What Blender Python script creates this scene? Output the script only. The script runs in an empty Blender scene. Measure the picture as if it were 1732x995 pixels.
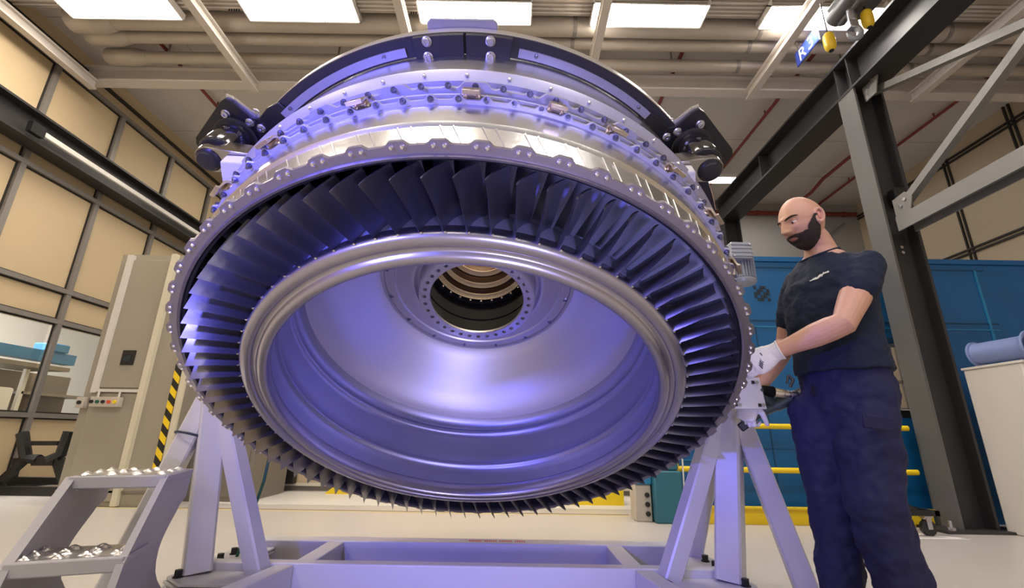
import bpy, bmesh, math, random
from mathutils import Vector, Matrix, noise
random.seed(7)
PI = math.pi
scene = bpy.context.scene
COL = scene.collection
FLOOR = -0.75          # all coordinates below are taken from the eye point; everything is lifted at the end
V = Vector

# ------------------------------------------------------------------ eye geometry (to read positions off the photograph)
F = 775.0; PITCH = math.atan(238/775.0); ROLL = math.radians(0.9)
def ray(u, v):
    x, y = u-866, v-497.5
    X = x*math.cos(ROLL)+y*math.sin(ROLL); Y = -x*math.sin(ROLL)+y*math.cos(ROLL)
    ct, st = math.cos(PITCH), math.sin(PITCH)
    return V((X/F, ct+Y/F*st, st-Y/F*ct))
def at(u, v, X=None, Y=None, Z=None):
    d = ray(u, v)
    k = X/d.x if X is not None else Y/d.y if Y is not None else Z/d.z
    return d*k

# ------------------------------------------------------------------ materials
MATS = {}
def mat(name, color, rough=0.5, metal=0.0, var=0.06, scale=6.0, bump=0.0, bscale=60.0, emit=None, estr=0.0, coat=0.0, stretch=None, spec=None):
    if name in MATS: return MATS[name]
    m = bpy.data.materials.new(name); m.use_nodes = True
    nt = m.node_tree; N = nt.nodes; L = nt.links
    b = N['Principled BSDF']
    b.inputs['Roughness'].default_value = rough; b.inputs['Metallic'].default_value = metal
    if coat: b.inputs['Coat Weight'].default_value = coat
    if spec is not None: b.inputs['Specular IOR Level'].default_value = spec
    tc = N.new('ShaderNodeTexCoord')
    src = tc.outputs['Object']
    if stretch:
        mp = N.new('ShaderNodeMapping'); mp.inputs['Scale'].default_value = stretch
        L.new(src, mp.inputs['Vector']); src = mp.outputs['Vector']
    nz = N.new('ShaderNodeTexNoise'); nz.inputs['Scale'].default_value = scale; nz.inputs['Detail'].default_value = 4
    L.new(src, nz.inputs['Vector'])
    mx = N.new('ShaderNodeMix'); mx.data_type = 'RGBA'
    c = color
    mx.inputs[6].default_value = (*[max(0, k*(1-var)) for k in c], 1)
    mx.inputs[7].default_value = (*[min(1, k*(1+var)) for k in c], 1)
    L.new(nz.outputs['Fac'], mx.inputs[0]); L.new(mx.outputs[2], b.inputs['Base Color'])
    if bump:
        n2 = N.new('ShaderNodeTexNoise'); n2.inputs['Scale'].default_value = bscale; n2.inputs['Detail'].default_value = 3
        L.new(src, n2.inputs['Vector'])
        bp = N.new('ShaderNodeBump'); bp.inputs['Strength'].default_value = bump; bp.inputs['Distance'].default_value = 0.01
        L.new(n2.outputs['Fac'], bp.inputs['Height']); L.new(bp.outputs['Normal'], b.inputs['Normal'])
    if emit:
        b.inputs['Emission Color'].default_value = (*emit, 1); b.inputs['Emission Strength'].default_value = estr
    MATS[name] = m
    return m

# ------------------------------------------------------------------ mesh builder
class MB:
    def __init__(s): s.v = []; s.f = []
    def add(s, vs, fs):
        k = len(s.v); s.v += [V(p) for p in vs]; s.f += [tuple(i+k for i in f) for f in fs]; return s
    def box(s, c, size, R=None):
        c = V(c); h = V(size)/2
        vs = [V((x*h.x, y*h.y, z*h.z)) for x in (-1, 1) for y in (-1, 1) for z in (-1, 1)]
        if R: vs = [R @ p for p in vs]
        return s.add([c+p for p in vs], [(0,1,3,2),(4,6,7,5),(0,4,5,1),(2,3,7,6),(0,2,6,4),(1,5,7,3)])
    def bx(s, x0, x1, y0, y1, z0, z1):
        return s.box(((x0+x1)/2, (y0+y1)/2, (z0+z1)/2), (abs(x1-x0), abs(y1-y0), abs(z1-z0)))
    def frame(s, p, q, up=(0,0,1)):
        d = (V(q)-V(p)).normalized(); up = V(up)
        if abs(d.dot(up.normalized())) > .98: up = V((0,1,0)) if abs(d.y) < .9 else V((1,0,0))
        x = d.cross(up).normalized(); y = x.cross(d).normalized()
        return x, y, d
    def beam(s, p, q, w, h, up=(0,0,1), ch=0):
        p = V(p); q = V(q); x, y, d = s.frame(p, q, up)
        a, b = w/2, h/2
        if ch: o = [(-a+ch,-b),(a-ch,-b),(a,-b+ch),(a,b-ch),(a-ch,b),(-a+ch,b),(-a,b-ch),(-a,-b+ch)]
        else: o = [(-a,-b),(a,-b),(a,b),(-a,b)]
        n = len(o)
        vs = [p+x*i+y*j for i, j in o]+[q+x*i+y*j for i, j in o]
        return s.add(vs, [(i, (i+1) % n, n+(i+1) % n, n+i) for i in range(n)]+[tuple(range(n))[::-1], tuple(range(n, 2*n))])
    def ibeam(s, p, q, w, h, t, up=(0,0,1)):
        p = V(p); q = V(q); x, y, d = s.frame(p, q, up); a, b = w/2, h/2; k = t/2
        o = [(-a,-b),(a,-b),(a,-b+t),(k,-b+t),(k,b-t),(a,b-t),(a,b),(-a,b),(-a,b-t),(-k,b-t),(-k,-b+t),(-a,-b+t)]
        n = 12
        vs = [p+x*i+y*j for i, j in o]+[q+x*i+y*j for i, j in o]
        fs = [(i, (i+1) % n, n+(i+1) % n, n+i) for i in range(n)]
        for c in ((0,1,2,11),(11,2,3,10),(10,3,4,9),(9,4,5,8),(8,5,6,7)):
            fs.append(tuple(c[::-1])); fs.append(tuple(n+i for i in c))
        return s.add(vs, fs)
    def cyl(s, p, q, r, r2=None, n=20, caps=True):
        p = V(p); q = V(q); r2 = r if r2 is None else r2; x, y, d = s.frame(p, q)
        vs = [p+(x*math.cos(2*PI*i/n)+y*math.sin(2*PI*i/n))*r for i in range(n)]+[q+(x*math.cos(2*PI*i/n)+y*math.sin(2*PI*i/n))*r2 for i in range(n)]
        fs = [(i, (i+1) % n, n+(i+1) % n, n+i) for i in range(n)]
        if caps: fs += [tuple(range(n))[::-1], tuple(range(n, 2*n))]
        return s.add(vs, fs)
    def lathe(s, prof, p=(0,0,0), q=(0,0,1), n=32, closed=False, th0=0, th1=2*PI):
        """prof: (r, h) pairs; h runs along p->q in metres"""
        p = V(p); d = (V(q)-p).normalized(); x, y, d = s.frame(p, p+d)
        full = abs(th1-th0-2*PI) < 1e-6; m = n if full else n+1
        vs = []
        for r, h in prof:
            for i in range(m):
                t = th0+(th1-th0)*i/n
                vs.append(p+d*h+(x*math.cos(t)+y*math.sin(t))*r)
        fs = []; k = len(prof)
        for j in range(k if closed else k-1):
            a, b = j*m, ((j+1) % k)*m
            for i in range(n):
                i2 = (i+1) % m
                fs.append((a+i, a+i2, b+i2, b+i))
        if not closed:
            if prof[0][0] > 1e-6 and full: fs.append(tuple(range(m))[::-1])
            if prof[-1][0] > 1e-6 and full: fs.append(tuple(range((k-1)*m, k*m)))
        elif not full:
            fs.append(tuple(j*m for j in range(k))); fs.append(tuple(j*m+n for j in range(k))[::-1])
        return s.add(vs, fs)
    def tube(s, pts, r, n=10, caps=True):
        pts = [V(p) for p in pts]; rs = r if isinstance(r, (list, tuple)) else [r]*len(pts)
        vs = []; up = None
        for i, p in enumerate(pts):
            d = ((pts[i+1] if i < len(pts)-1 else p)-(pts[i-1] if i else p)).normalized()
            if up is None:
                up = V((0,0,1)) if abs(d.z) < .9 else V((0,1,0))
            x = d.cross(up).normalized(); y = x.cross(d).normalized(); up = y
            vs += [p+(x*math.cos(2*PI*k/n)+y*math.sin(2*PI*k/n))*rs[i] for k in range(n)]
        fs = []
        for i in range(len(pts)-1):
            for k in range(n):
                k2 = (k+1) % n
                fs.append((i*n+k, i*n+k2, (i+1)*n+k2, (i+1)*n+k))
        if caps: fs += [tuple(range(n))[::-1], tuple(range((len(pts)-1)*n, len(pts)*n))]
        return s.add(vs, fs)
    def prism(s, poly, o, x, y, t):
        """poly 2D in frame (x,y) at o, extruded by vector t"""
        o = V(o); x = V(x); y = V(y); t = V(t); n = len(poly)
        a = [o+x*i+y*j for i, j in poly]; b = [p+t for p in a]
        return s.add(a+b, [(i, (i+1) % n, n+(i+1) % n, n+i) for i in range(n)]+[tuple(range(n))[::-1], tuple(range(n, 2*n))])
    def ellipsoid(s, c, r, R=None, n=16, m=10):
        c = V(c); vs = []; fs = []
        for j in range(m+1):
            a = PI*j/m
            for i in range(n):
                b = 2*PI*i/n
                p = V((r[0]*math.sin(a)*math.cos(b), r[1]*math.sin(a)*math.sin(b), r[2]*math.cos(a)))
                vs.append(c+(R @ p if R else p))
        for j in range(m):
            for i in range(n):
                fs.append((j*n+i, (j+1)*n+i, (j+1)*n+(i+1) % n, j*n+(i+1) % n))
        return s.add(vs, fs)
    def loft(s, secs, n=20, rounded=True):
        """secs: (centre, xdir, rx, ydir, ry) ellipses"""
        ss = []
        secs = [(V(c), V(x).normalized(), rx, V(y).normalized(), ry) for c, x, rx, y, ry in secs]
        if rounded:
            def endcap(a, b):
                d = (a[0]-b[0]).normalized(); r = min(a[2], a[4]); out = []
                for q in (.5, .8, .97):
                    k = math.sqrt(1-q*q); out.append((a[0]+d*r*q, a[1], a[2]*k, a[3], a[4]*k))
                return out
            ss = endcap(secs[0], secs[1])[::-1]+secs+endcap(secs[-1], secs[-2])
        else: ss = secs
        vs = []
        for c, x, rx, y, ry in ss:
            vs += [c+x*(rx*math.cos(2*PI*k/n))+y*(ry*math.sin(2*PI*k/n)) for k in range(n)]
        fs = []
        for i in range(len(ss)-1):
            for k in range(n):
                k2 = (k+1) % n
                fs.append((i*n+k, i*n+k2, (i+1)*n+k2, (i+1)*n+k))
        fs += [tuple(range(n))[::-1], tuple(range((len(ss)-1)*n, len(ss)*n))]
        return s.add(vs, fs)
    def limb(s, pts, radii, n=14):
        """tapered tube with rounded ends along pts"""
        pts = [V(p) for p in pts]; secs = []; up = None
        for i, p in enumerate(pts):
            d = ((pts[i+1] if i < len(pts)-1 else p)-(pts[i-1] if i else p)).normalized()
            if up is None: up = V((0,0,1)) if abs(d.z) < .85 else V((0,1,0))
            x = d.cross(up).normalized(); y = x.cross(d).normalized(); up = y
            secs.append((p, x, radii[i], y, radii[i]))
        return s.loft(secs, n)
    def tri_fix(s): return s
    def build(s, name, m, parent=None, bevel=0.0, sharp=35, seg=2, mods=None, smooth=True, local=False):
        me = bpy.data.meshes.new(name)
        vs = s.v
        if parent is not None and not local:
            inv = WORLD[parent.name].inverted(); vs = [inv @ p for p in vs]
        me.from_pydata([tuple(p) for p in vs], [], s.f)
        bm = bmesh.new(); bm.from_mesh(me)
        bmesh.ops.remove_doubles(bm, verts=bm.verts, dist=1e-6)
        bmesh.ops.recalc_face_normals(bm, faces=bm.faces)
        bm.to_mesh(me); bm.free()
        if m: me.materials.append(m)
        if smooth:
            for p in me.polygons: p.use_smooth = True
            me.set_sharp_from_angle(angle=math.radians(sharp))
        o = bpy.data.objects.new(name, me); COL.objects.link(o)
        if parent is not None:
            o.parent = parent; WORLD[o.name] = WORLD[parent.name].copy()
        else: WORLD[o.name] = Matrix.Identity(4)
        if bevel:
            b = o.modifiers.new('bevel', 'BEVEL'); b.width = bevel; b.segments = seg; b.limit_method = 'ANGLE'; b.angle_limit = math.radians(40)
        for f in (mods or []): f(o)
        return o
WORLD = {}
def tag(o, label=None, cat=None, group=None, kind=None):
    if label: o['label'] = label
    if cat: o['category'] = cat
    if group: o['group'] = group
    if kind: o['kind'] = kind
    return o
def thing(name, label, cat, loc, M=None, group=None):
    o = bpy.data.objects.new(name, None); COL.objects.link(o); o.empty_display_size = .1
    W = M if M is not None else Matrix.Translation(V(loc))
    o.matrix_world = W; WORLD[o.name] = W.copy()
    return tag(o, label, cat, group)
def copy_part(src, parent, M):
    """another copy of a part under its thing; M is relative to the thing"""
    c = src.copy(); COL.objects.link(c); c.parent = parent; c.matrix_local = M
    WORLD[c.name] = WORLD[parent.name] @ M
    return c
def copy_tree(o, parent=None):
    c = o.copy(); COL.objects.link(c)
    if parent is not None: c.parent = parent
    for ch in [x for x in bpy.data.objects if x.parent == o]: copy_tree(ch, c)
    return c
def struct(mb, name, m, **k):
    o = mb.build(name, m, **k); o['kind'] = 'structure'; return o
def rotframe(z, x=None):
    z = V(z).normalized(); x = V(x) if x else V((1,0,0))
    x = (x-z*x.dot(z)).normalized(); y = z.cross(x)
    return Matrix((x, y, z)).transposed()
M_white = mat('white_painted_steel', (.70,.69,.74), .38, 0, .03, 3)
M_stand = mat('stand_white_paint', (.58,.57,.60), .32, 0, .03, 3)
M_ladder = mat('ladder_grey_paint', (.42,.41,.44), .42, 0, .04, 4)
M_tread = mat('tread_aluminium', (.75,.73,.72), .28, 1, .08, 30, .25, 90)
M_blade = mat('blade_titanium', (.27,.265,.285), .36, .97, .12, 9, .03, 120)
M_vane = mat('vane_metal', (.42,.44,.55), .42, .5, .1, 9)
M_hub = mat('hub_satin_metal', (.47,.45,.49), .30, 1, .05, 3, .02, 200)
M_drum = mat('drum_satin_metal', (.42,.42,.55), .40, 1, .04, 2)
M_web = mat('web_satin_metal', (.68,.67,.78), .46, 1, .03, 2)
M_boss = mat('boss_metal', (.68,.66,.70), .40, 1, .05, 12)
M_rim = mat('rim_flange_metal', (.30,.275,.28), .42, .86, .06, 14)
M_case = mat('casing_metal', (.72,.71,.70), .30, 1, .06, 8, .06, 40)
M_caseb = mat('casing_flange_metal', (.46,.46,.60), .42, .55, .05, 10)
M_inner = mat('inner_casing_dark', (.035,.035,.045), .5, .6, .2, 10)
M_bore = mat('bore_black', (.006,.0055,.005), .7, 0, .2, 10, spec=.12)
M_brass_lit = mat('brass_and_lit_band', (.85,.74,.56), .42, 1, .05, 10)  # lit bands of the bore put into a brass colour; real brass on the tool
M_bore_shade = mat('bore_shaded_band', (.10,.065,.04), .4, .8, .1, 10)  # shaded bands of the bore put into a dark brown
M_bolt = mat('bolt_steel', (.55,.54,.60), .3, 1, .1, 40)
M_boltd = mat('bolt_dark', (.22,.22,.32), .3, 1, .1, 40)
M_rivet = mat('rivet_bright', (.92,.90,.88), .2, 1, .05, 40)
M_clip = mat('clip_plated', (.72,.62,.50), .28, 1, .05, 20)
M_blackp = mat('black_satin_paint', (.016,.015,.019), .34, .15, .1, 6)
M_ringb = mat('ring_dark_paint', (.024,.023,.032), .4, .2, .1, 6)
M_strip = mat('ring_strip_metal', (.36,.36,.48), .38, .5, .05, 6)
M_chrome = mat('turned_steel', (.38,.36,.36), .16, 1, .05, 6)
M_blackg = mat('black_gloss_paint', (.13,.125,.13), .14, .95, .1, 6, coat=.5)
M_edge = mat('bright_edge', (.80,.78,.76), .3, .9, .05, 6)
M_gboltm = mat('motor_grey_paint', (.34,.37,.43), .4, .3, .05, 6)
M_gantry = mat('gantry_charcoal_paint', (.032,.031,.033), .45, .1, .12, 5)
M_gantry_lit = mat('gantry_lit_face', (.115,.112,.11), .5, .1, .08, 5)  # charcoal column's lit face, its light painted in as a paler grey
M_brace = mat('brace_grey_paint', (.20,.195,.19), .5, .1, .08, 5)
M_floor = mat('floor_resin', (.48,.445,.415), .33, 0, .05, 1.6, .03, 30)
M_panel = mat('wall_panel_cream', (.60,.47,.29), .55, 0, .03, 1.2)
M_panelr = mat('wall_panel_tan', (.55,.45,.32), .55, 0, .03, 1.2)
M_mull = mat('mullion_grey', (.26,.24,.22), .45, .3, .05, 8)
M_mulld = mat('mullion_dark', (.03,.027,.025), .5, .2, .1, 8)
M_backw = mat('back_wall_grey', (.36,.345,.335), .6, 0, .04, 1.5)
M_beamw = mat('roof_beam_cream', (.66,.61,.56), .5, 0, .05, 4)
M_pipe = mat('pipe_cladding', (.50,.45,.39), .42, .25, .08, 3)
M_red = mat('red_pipe_paint', (.23,.035,.03), .45, 0, .1, 6)
M_lampw = mat('lamp_white', (.85,.84,.82), .4, 0, .02, 6)
M_glow = mat('lamp_tube', (1,1,1), .5, 0, .0, 6, emit=(1.0,.93,.82), estr=16.0)
M_glow2 = mat('small_lamp_tube', (1,1,1), .5, 0, .0, 6, emit=(1.0,.95,.86), estr=9.0)
M_cab = mat('cabinet_taupe', (.34,.305,.245), .45, .1, .05, 3)
M_cabd = mat('cabinet_olive_grey', (.20,.18,.15), .4, .2, .06, 3)
M_cabl = mat('cabinet_pale_strip', (.62,.57,.44), .45, 0, .05, 3)
M_black = mat('black_plastic', (.012,.012,.013), .4, 0, .1, 10)
M_blue = mat('enclosure_blue', (.004,.105,.30), .38, 0, .06, 2.5)
M_blued = mat('enclosure_blue_seam', (.004,.05,.12), .5, 0, .06, 4)
M_bluel = mat('enclosure_blue_edge', (.02,.22,.42), .38, 0, .05, 4)
M_yellow = mat('safety_yellow', (.80,.57,.01), .4, 0, .08, 5)
M_steelw = mat('drawer_cabinet_white', (.62,.58,.54), .45, 0, .04, 3)
M_drawer = mat('drawer_beige', (.50,.45,.39), .45, 0, .04, 3)
M_pipeb = mat('plastic_dusty_blue', (.22,.28,.55), .45, 0, .05, 4)
M_teal = mat('machine_teal_paint', (.03,.15,.22), .4, .1, .1, 6)
M_green = mat('green_cable', (.01,.10,.06), .45, 0, .1, 6)
M_navytie = mat('tie_navy', (.02,.035,.07), .5, 0, .1, 6)
M_glass = None
M_skin = mat('skin', (.62,.34,.24), .5, 0, .10, 14, .05, 180)
M_ear = mat('ear_skin', (.66,.28,.24), .5, 0, .06, 14)
M_beard = mat('beard_hair', (.028,.018,.015), .75, 0, .5, 120, .6, 260)
M_shirt = mat('tshirt_navy', (.004,.010,.036), .85, 0, .15, 7, .5, 18)
M_trouser = mat('trouser_navy', (.008,.009,.058), .8, 0, .15, 6, .55, 11)
M_glove = mat('glove_white', (.78,.76,.77), .8, 0, .04, 20, .35, 70)
M_boot = mat('boot_black', (.015,.014,.014), .5, 0, .1, 10)
M_eye = mat('eye_white', (.75,.72,.70), .3, 0, .02, 10)
M_iris = mat('iris_dark', (.02,.012,.01), .2, 0, .02, 10)
M_lip = mat('lip_skin', (.50,.20,.18), .5, 0, .05, 14)
M_print = mat('glove_print', (.06,.06,.08), .7, 0, .05, 14)
M_logo = mat('shirt_print_white', (.75,.77,.80), .7, 0, .02, 14)
M_tool = mat('tool_dark_green', (.06,.085,.085), .4, .2, .1, 10)
M_signb = mat('sign_blue', (.03,.06,.32), .5, 0, .05, 6)
M_signw = mat('sign_white', (.75,.76,.80), .5, 0, .05, 6)
M_hoist = mat('hoist_grey', (.10,.10,.11), .45, .3, .1, 6)
M_hoisty = mat('hoist_yellow', (.72,.48,.02), .4, 0, .1, 8)
M_roomw = mat('room_white', (.80,.78,.74), .6, 0, .03, 2)
M_roomblue = mat('crane_blue', (.03,.16,.36), .45, 0, .05, 4)
M_decal = mat('vent_dark', (.01,.02,.03), .6, 0, .1, 20)
M_orange = mat('button_red', (.65,.08,.03), .4, 0, .05, 6)
M_redpr = mat('red_print', (.7,.12,.10), .6, 0, .05, 6)

def glass_mat():
    m = bpy.data.materials.new('window_glass'); m.use_nodes = True; nt = m.node_tree; N = nt.nodes; L = nt.links
    N.remove(N['Principled BSDF'])
    tr = N.new('ShaderNodeBsdfTransparent'); tr.inputs[0].default_value = (.93,.95,.94,1)
    gl = N.new('ShaderNodeBsdfGlossy'); gl.inputs['Roughness'].default_value = .02
    nz = N.new('ShaderNodeTexNoise'); nz.inputs['Scale'].default_value = 2
    ma = N.new('ShaderNodeMath'); ma.operation = 'MULTIPLY_ADD'; ma.inputs[1].default_value = .02; ma.inputs[2].default_value = .05
    L.new(nz.outputs['Fac'], ma.inputs[0])
    mx = N.new('ShaderNodeMixShader'); L.new(ma.outputs[0], mx.inputs[0]); L.new(tr.outputs[0], mx.inputs[1]); L.new(gl.outputs[0], mx.inputs[2])
    L.new(mx.outputs[0], N['Material Output'].inputs['Surface'])
    return m
M_glass = glass_mat()

def hazard_mat():
    m = mat('hazard_tape', (.8,.55,.01), .5)
    nt = m.node_tree; N = nt.nodes; L = nt.links; b = N['Principled BSDF']
    tc = N.new('ShaderNodeTexCoord'); sx = N.new('ShaderNodeSeparateXYZ'); L.new(tc.outputs['Object'], sx.inputs[0])
    ad = N.new('ShaderNodeMath'); ad.operation = 'ADD'; L.new(sx.outputs['X'], ad.inputs[0]); L.new(sx.outputs['Z'], ad.inputs[1])
    mu = N.new('ShaderNodeMath'); mu.operation = 'MULTIPLY'; mu.inputs[1].default_value = 6.4; L.new(ad.outputs[0], mu.inputs[0])
    fr = N.new('ShaderNodeMath'); fr.operation = 'FRACT'; L.new(mu.outputs[0], fr.inputs[0])
    gt = N.new('ShaderNodeMath'); gt.operation = 'GREATER_THAN'; gt.inputs[1].default_value = .5; L.new(fr.outputs[0], gt.inputs[0])
    mx = N.new('ShaderNodeMix'); mx.data_type = 'RGBA'; L.new(gt.outputs[0], mx.inputs[0])
    mx.inputs[6].default_value = (.85,.58,.01,1); mx.inputs[7].default_value = (.012,.012,.012,1)
    L.new(mx.outputs[2], b.inputs['Base Color'])
    return m
M_hazard = hazard_mat()

def tile_mat(name, c1, mortar, bw, rh, ms=.006, rough=.6):
    m = mat(name, c1, rough); nt = m.node_tree; N = nt.nodes; L = nt.links; b = N['Principled BSDF']
    tc = N.new('ShaderNodeTexCoord'); br = N.new('ShaderNodeTexBrick'); L.new(tc.outputs['Object'], br.inputs['Vector'])
    br.offset = 0; br.inputs['Scale'].default_value = 1; br.inputs['Brick Width'].default_value = bw; br.inputs['Row Height'].default_value = rh
    br.inputs['Mortar Size'].default_value = ms; br.inputs['Color1'].default_value = (*c1, 1); br.inputs['Color2'].default_value = (*[k*.95 for k in c1], 1)
    br.inputs['Mortar'].default_value = (*mortar, 1)
    L.new(br.outputs['Color'], b.inputs['Base Color'])
    return m
M_ceil = tile_mat('ceiling_panels', (.64,.61,.58), (.40,.37,.34), 2.35, 1.2, .008)
# ================================================================== the turbine module (axis tilted, open end facing down to the viewer)
C0 = V((-.17901, 1.97195, .13316)); A = V((-.0048, .50969, .86035)).normalized()
E1 = A.cross(V((0,0,1))).normalized(); E2 = E1.cross(A)
ME = Matrix(((E1.x,E2.x,-A.x,C0.x),(E1.y,E2.y,-A.y,C0.y),(E1.z,E2.z,-A.z,C0.z),(0,0,0,1)))
def LP(R, th, s):
    t = math.radians(th); return V((R*math.cos(t), R*math.sin(t), -s))
def ringsec(mb, prof, th0, th1, n, closed=True):
    """prof (R,s) swept from th0 to th1 degrees"""
    full = abs(th1-th0-360) < 1e-6; m = n if full else n+1; k = len(prof); vs = []
    for R, s in prof:
        vs += [LP(R, th0+(th1-th0)*i/n, s) for i in range(m)]
    fs = []
    for j in range(k if closed else k-1):
        a, b = j*m, ((j+1) % k)*m
        for i in range(n):
            i2 = (i+1) % m; fs.append((a+i, a+i2, b+i2, b+i))
    if closed and not full:
        fs.append(tuple(j*m for j in range(k))); fs.append(tuple(j*m+n for j in range(k))[::-1])
    return mb.add(vs, fs)
def scallop(mb, Rin, fR, s0, s1, th0, th1, n):
    """flat annulus with an outline fR(theta), from s0 (front) to s1"""
    full = abs(th1-th0-360) < 1e-6; m = n if full else n+1; vs = []
    for s in (s0, s1):
        for q in (0, 1):
            vs += [LP(fR(th0+(th1-th0)*i/n) if q else Rin, th0+(th1-th0)*i/n, s) for i in range(m)]
    fs = []
    for i in range(n):
        j = (i+1) % m
        fs += [(i, m+i, m+j, j), (2*m+i, 2*m+j, 3*m+j, 3*m+i), (m+i, 3*m+i, 3*m+j, m+j), (i, j, 2*m+j, 2*m+i)]
    if not full: fs += [(0, 2*m, 3*m, m), (n, m+n, 3*m+n, 2*m+n)]
    return mb.add(vs, fs)
def smooth_wave(x, duty, ramp):
    """periodic 0..1 plateau"""
    x = x % 1.0; d = abs(x-.5)*2
    t = (duty+ramp-d)/(2*ramp); t = min(1, max(0, t)); return t*t*(3-2*t)

eng = thing('turbine_module', 'huge tilted bladed turbine wheel with scalloped metal casing, open side facing down', 'turbine', C0, ME)
def part(mb, name, m, parent=None, **k): return mb.build(name, m, parent or eng, local=True, **k)

# ---- hub rim and drum: one revolved wall, then the dished web, groove ring, centre boss and bore
def P(mb, prof, n=160, closed=False): return ringsec(mb, prof, 0, 360, n, closed)
part(P(MB(), [(.862,.07),(.880,-.022),(.8795,-.036),(.874,-.045),(.866,-.050),(.842,-.053),(.836,-.050),(.833,-.044),(.820,-.043),(.815,-.047),(.811,-.055),(.800,-.060),(.786,-.061),(.778,-.057),(.774,-.048),(.774,-.025),(.780,.0),(.80,.02)]), 'hub_rim', M_hub, sharp=50)
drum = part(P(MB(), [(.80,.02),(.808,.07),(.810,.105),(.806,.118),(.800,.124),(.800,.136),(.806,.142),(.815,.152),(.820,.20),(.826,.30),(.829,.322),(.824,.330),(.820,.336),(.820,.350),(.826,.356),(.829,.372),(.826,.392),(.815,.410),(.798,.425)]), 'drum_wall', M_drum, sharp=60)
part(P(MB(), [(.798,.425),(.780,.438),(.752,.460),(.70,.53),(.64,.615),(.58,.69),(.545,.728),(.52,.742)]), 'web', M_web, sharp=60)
# groove ring with cross slots
g = MB(); P(g, [(.520,.742),(.514,.732),(.500,.730),(.496,.742),(.486,.744),(.482,.733),(.450,.731),(.443,.738),(.436,.738),(.430,.728),(.36,.712),(.345,.706),(.338,.708),(.334,.720),(.325,.735)])
gr = part(g, 'seal_ring', M_boss, sharp=45)
sl = MB()
for k in range(16):
    t = 11+k*22.5
    c = LP(.491, t, .738); ex = LP(1, t, 0); ey = LP(1, t+90, 0)
    sl.box(c, (.03,.012,.014), Matrix((ex, ey, V((0,0,1)))).transposed())
part(sl, 'slot', M_boltd, gr)
# boss with bolt holes
b = MB(); P(b, [(.325,.735),(.312,.73),(.305,.70),(.303,.63),(.300,.618),(.296,.612)])
P(b, [(.244,.612),(.241,.616),(.242,.628),(.275,.640)])
NH = 34
def pr(R, t): return LP(R, t, .612)
for k in range(NH):
    t0 = k*360/NH; t1 = t0+360/NH; tc = (t0+t1)/2; c = pr(.271, tc); m = 32; rh = .0105
    outer = []
    for i in range(8): outer.append(pr(.296, t0+(t1-t0)*i/8))
    for i in range(8): outer.append(pr(.296+(.244-.296)*i/8, t1))
    for i in range(8): outer.append(pr(.244, t1+(t0-t1)*i/8))
    for i in range(8): outer.append(pr(.244+(.296-.244)*i/8, t0))
    inner = []; deep = []
    for p in outer:
        d = (p-c); d.z = 0; d.normalize(); inner.append(c+d*rh); deep.append(c+d*rh+V((0,0,-.03)))
    vs = outer+inner+deep; fs = []
    for i in range(m):
        j = (i+1) % m; fs += [(i, j, m+j, m+i), (m+i, m+j, 2*m+j, 2*m+i)]
    fs.append(tuple(range(2*m, 3*m))); b.add(vs, fs)
part(b, 'hub_boss', M_boss, sharp=35)
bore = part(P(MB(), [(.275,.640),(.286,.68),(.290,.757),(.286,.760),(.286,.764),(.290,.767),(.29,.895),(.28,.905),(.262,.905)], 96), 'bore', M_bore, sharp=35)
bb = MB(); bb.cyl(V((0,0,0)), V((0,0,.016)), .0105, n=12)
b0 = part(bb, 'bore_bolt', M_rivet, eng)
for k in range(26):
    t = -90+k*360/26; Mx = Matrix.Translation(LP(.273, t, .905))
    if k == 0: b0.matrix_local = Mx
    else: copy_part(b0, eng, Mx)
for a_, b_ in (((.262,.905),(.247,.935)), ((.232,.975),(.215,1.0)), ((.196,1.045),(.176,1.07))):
    part(P(MB(), [a_, (a_[0]-.004, a_[1]-.004), (b_[0]+.004, b_[1]-.006), b_, (b_[0], b_[1]+.03), (a_[0], b_[1]+.03)], 96, True), 'bearing_ring', M_brass_lit, sharp=40)  # bright rings: light on the bore steps painted as brass
part(P(MB(), [(.247,.94),(.236,.965),(.234,1.0),(.212,1.005),(.200,1.035),(.198,1.08),(.174,1.075),(.165,1.12),(.150,1.13),(.150,1.30)], 96), 'shaft_bore', M_bore_shade, sharp=40)

# ---- rotor blades: 81, one mesh shared
def blade_mesh(chord, n_r, R0, R1, f, thick, s_off=0):
    """f(u, w): u 0..1 root->tip, w 0..1 front->rear gives (theta, s)"""
    mb = MB(); nc = 10; rows = []
    for i in range(n_r+1):
        u = i/n_r; R = R0+(R1-R0)*u; ring = []
        for side in (1, -1):
            rng = range(nc+1) if side == 1 else range(nc-1, 0, -1)
            for j in rng:
                w = j/nc; th, s = f(u, w)
                tk = thick*(1-.45*u)*math.sqrt(max(0, 4*w*(1-w)))*(.6+.4*(1-w))*side
                p = LP(R, th, s)
                th2, s2 = f(u, min(1, w+.02)); th1, s1 = f(u, max(0, w-.02))
                d = LP(R, th2, s2)-LP(R, th1, s1); nrm = d.cross(LP(1, th, 0)).normalized()
                ring.append(p+nrm*(tk/2 + .0012*side))
        rows.append(ring)
    n = len(rows[0]); vs = [p for r in rows for p in r]; fs = []
    for i in range(n_r):
        for k in range(n):
            k2 = (k+1) % n; fs.append((i*n+k, i*n+k2, (i+1)*n+k2, (i+1)*n+k))
    fs.append(tuple(range(n))[::-1]); fs.append(tuple(range(n_r*n, (n_r+1)*n)))
    return mb.add(vs, fs)
def rotor_f(u, w):
    root_th = 0 - 3.3*w + 2.6*4*w*(1-w)*.5     # strongly cambered at the root
    tip_th = 2.15 - 3.35*w + .75*4*w*(1-w)*.5
    k = u**1.15
    th = root_th*(1-k)+tip_th*k
    s = (-.040+.125*w)*(1-u)+(-.060+.102*w)*u
    return th, s
NB = 81
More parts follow.
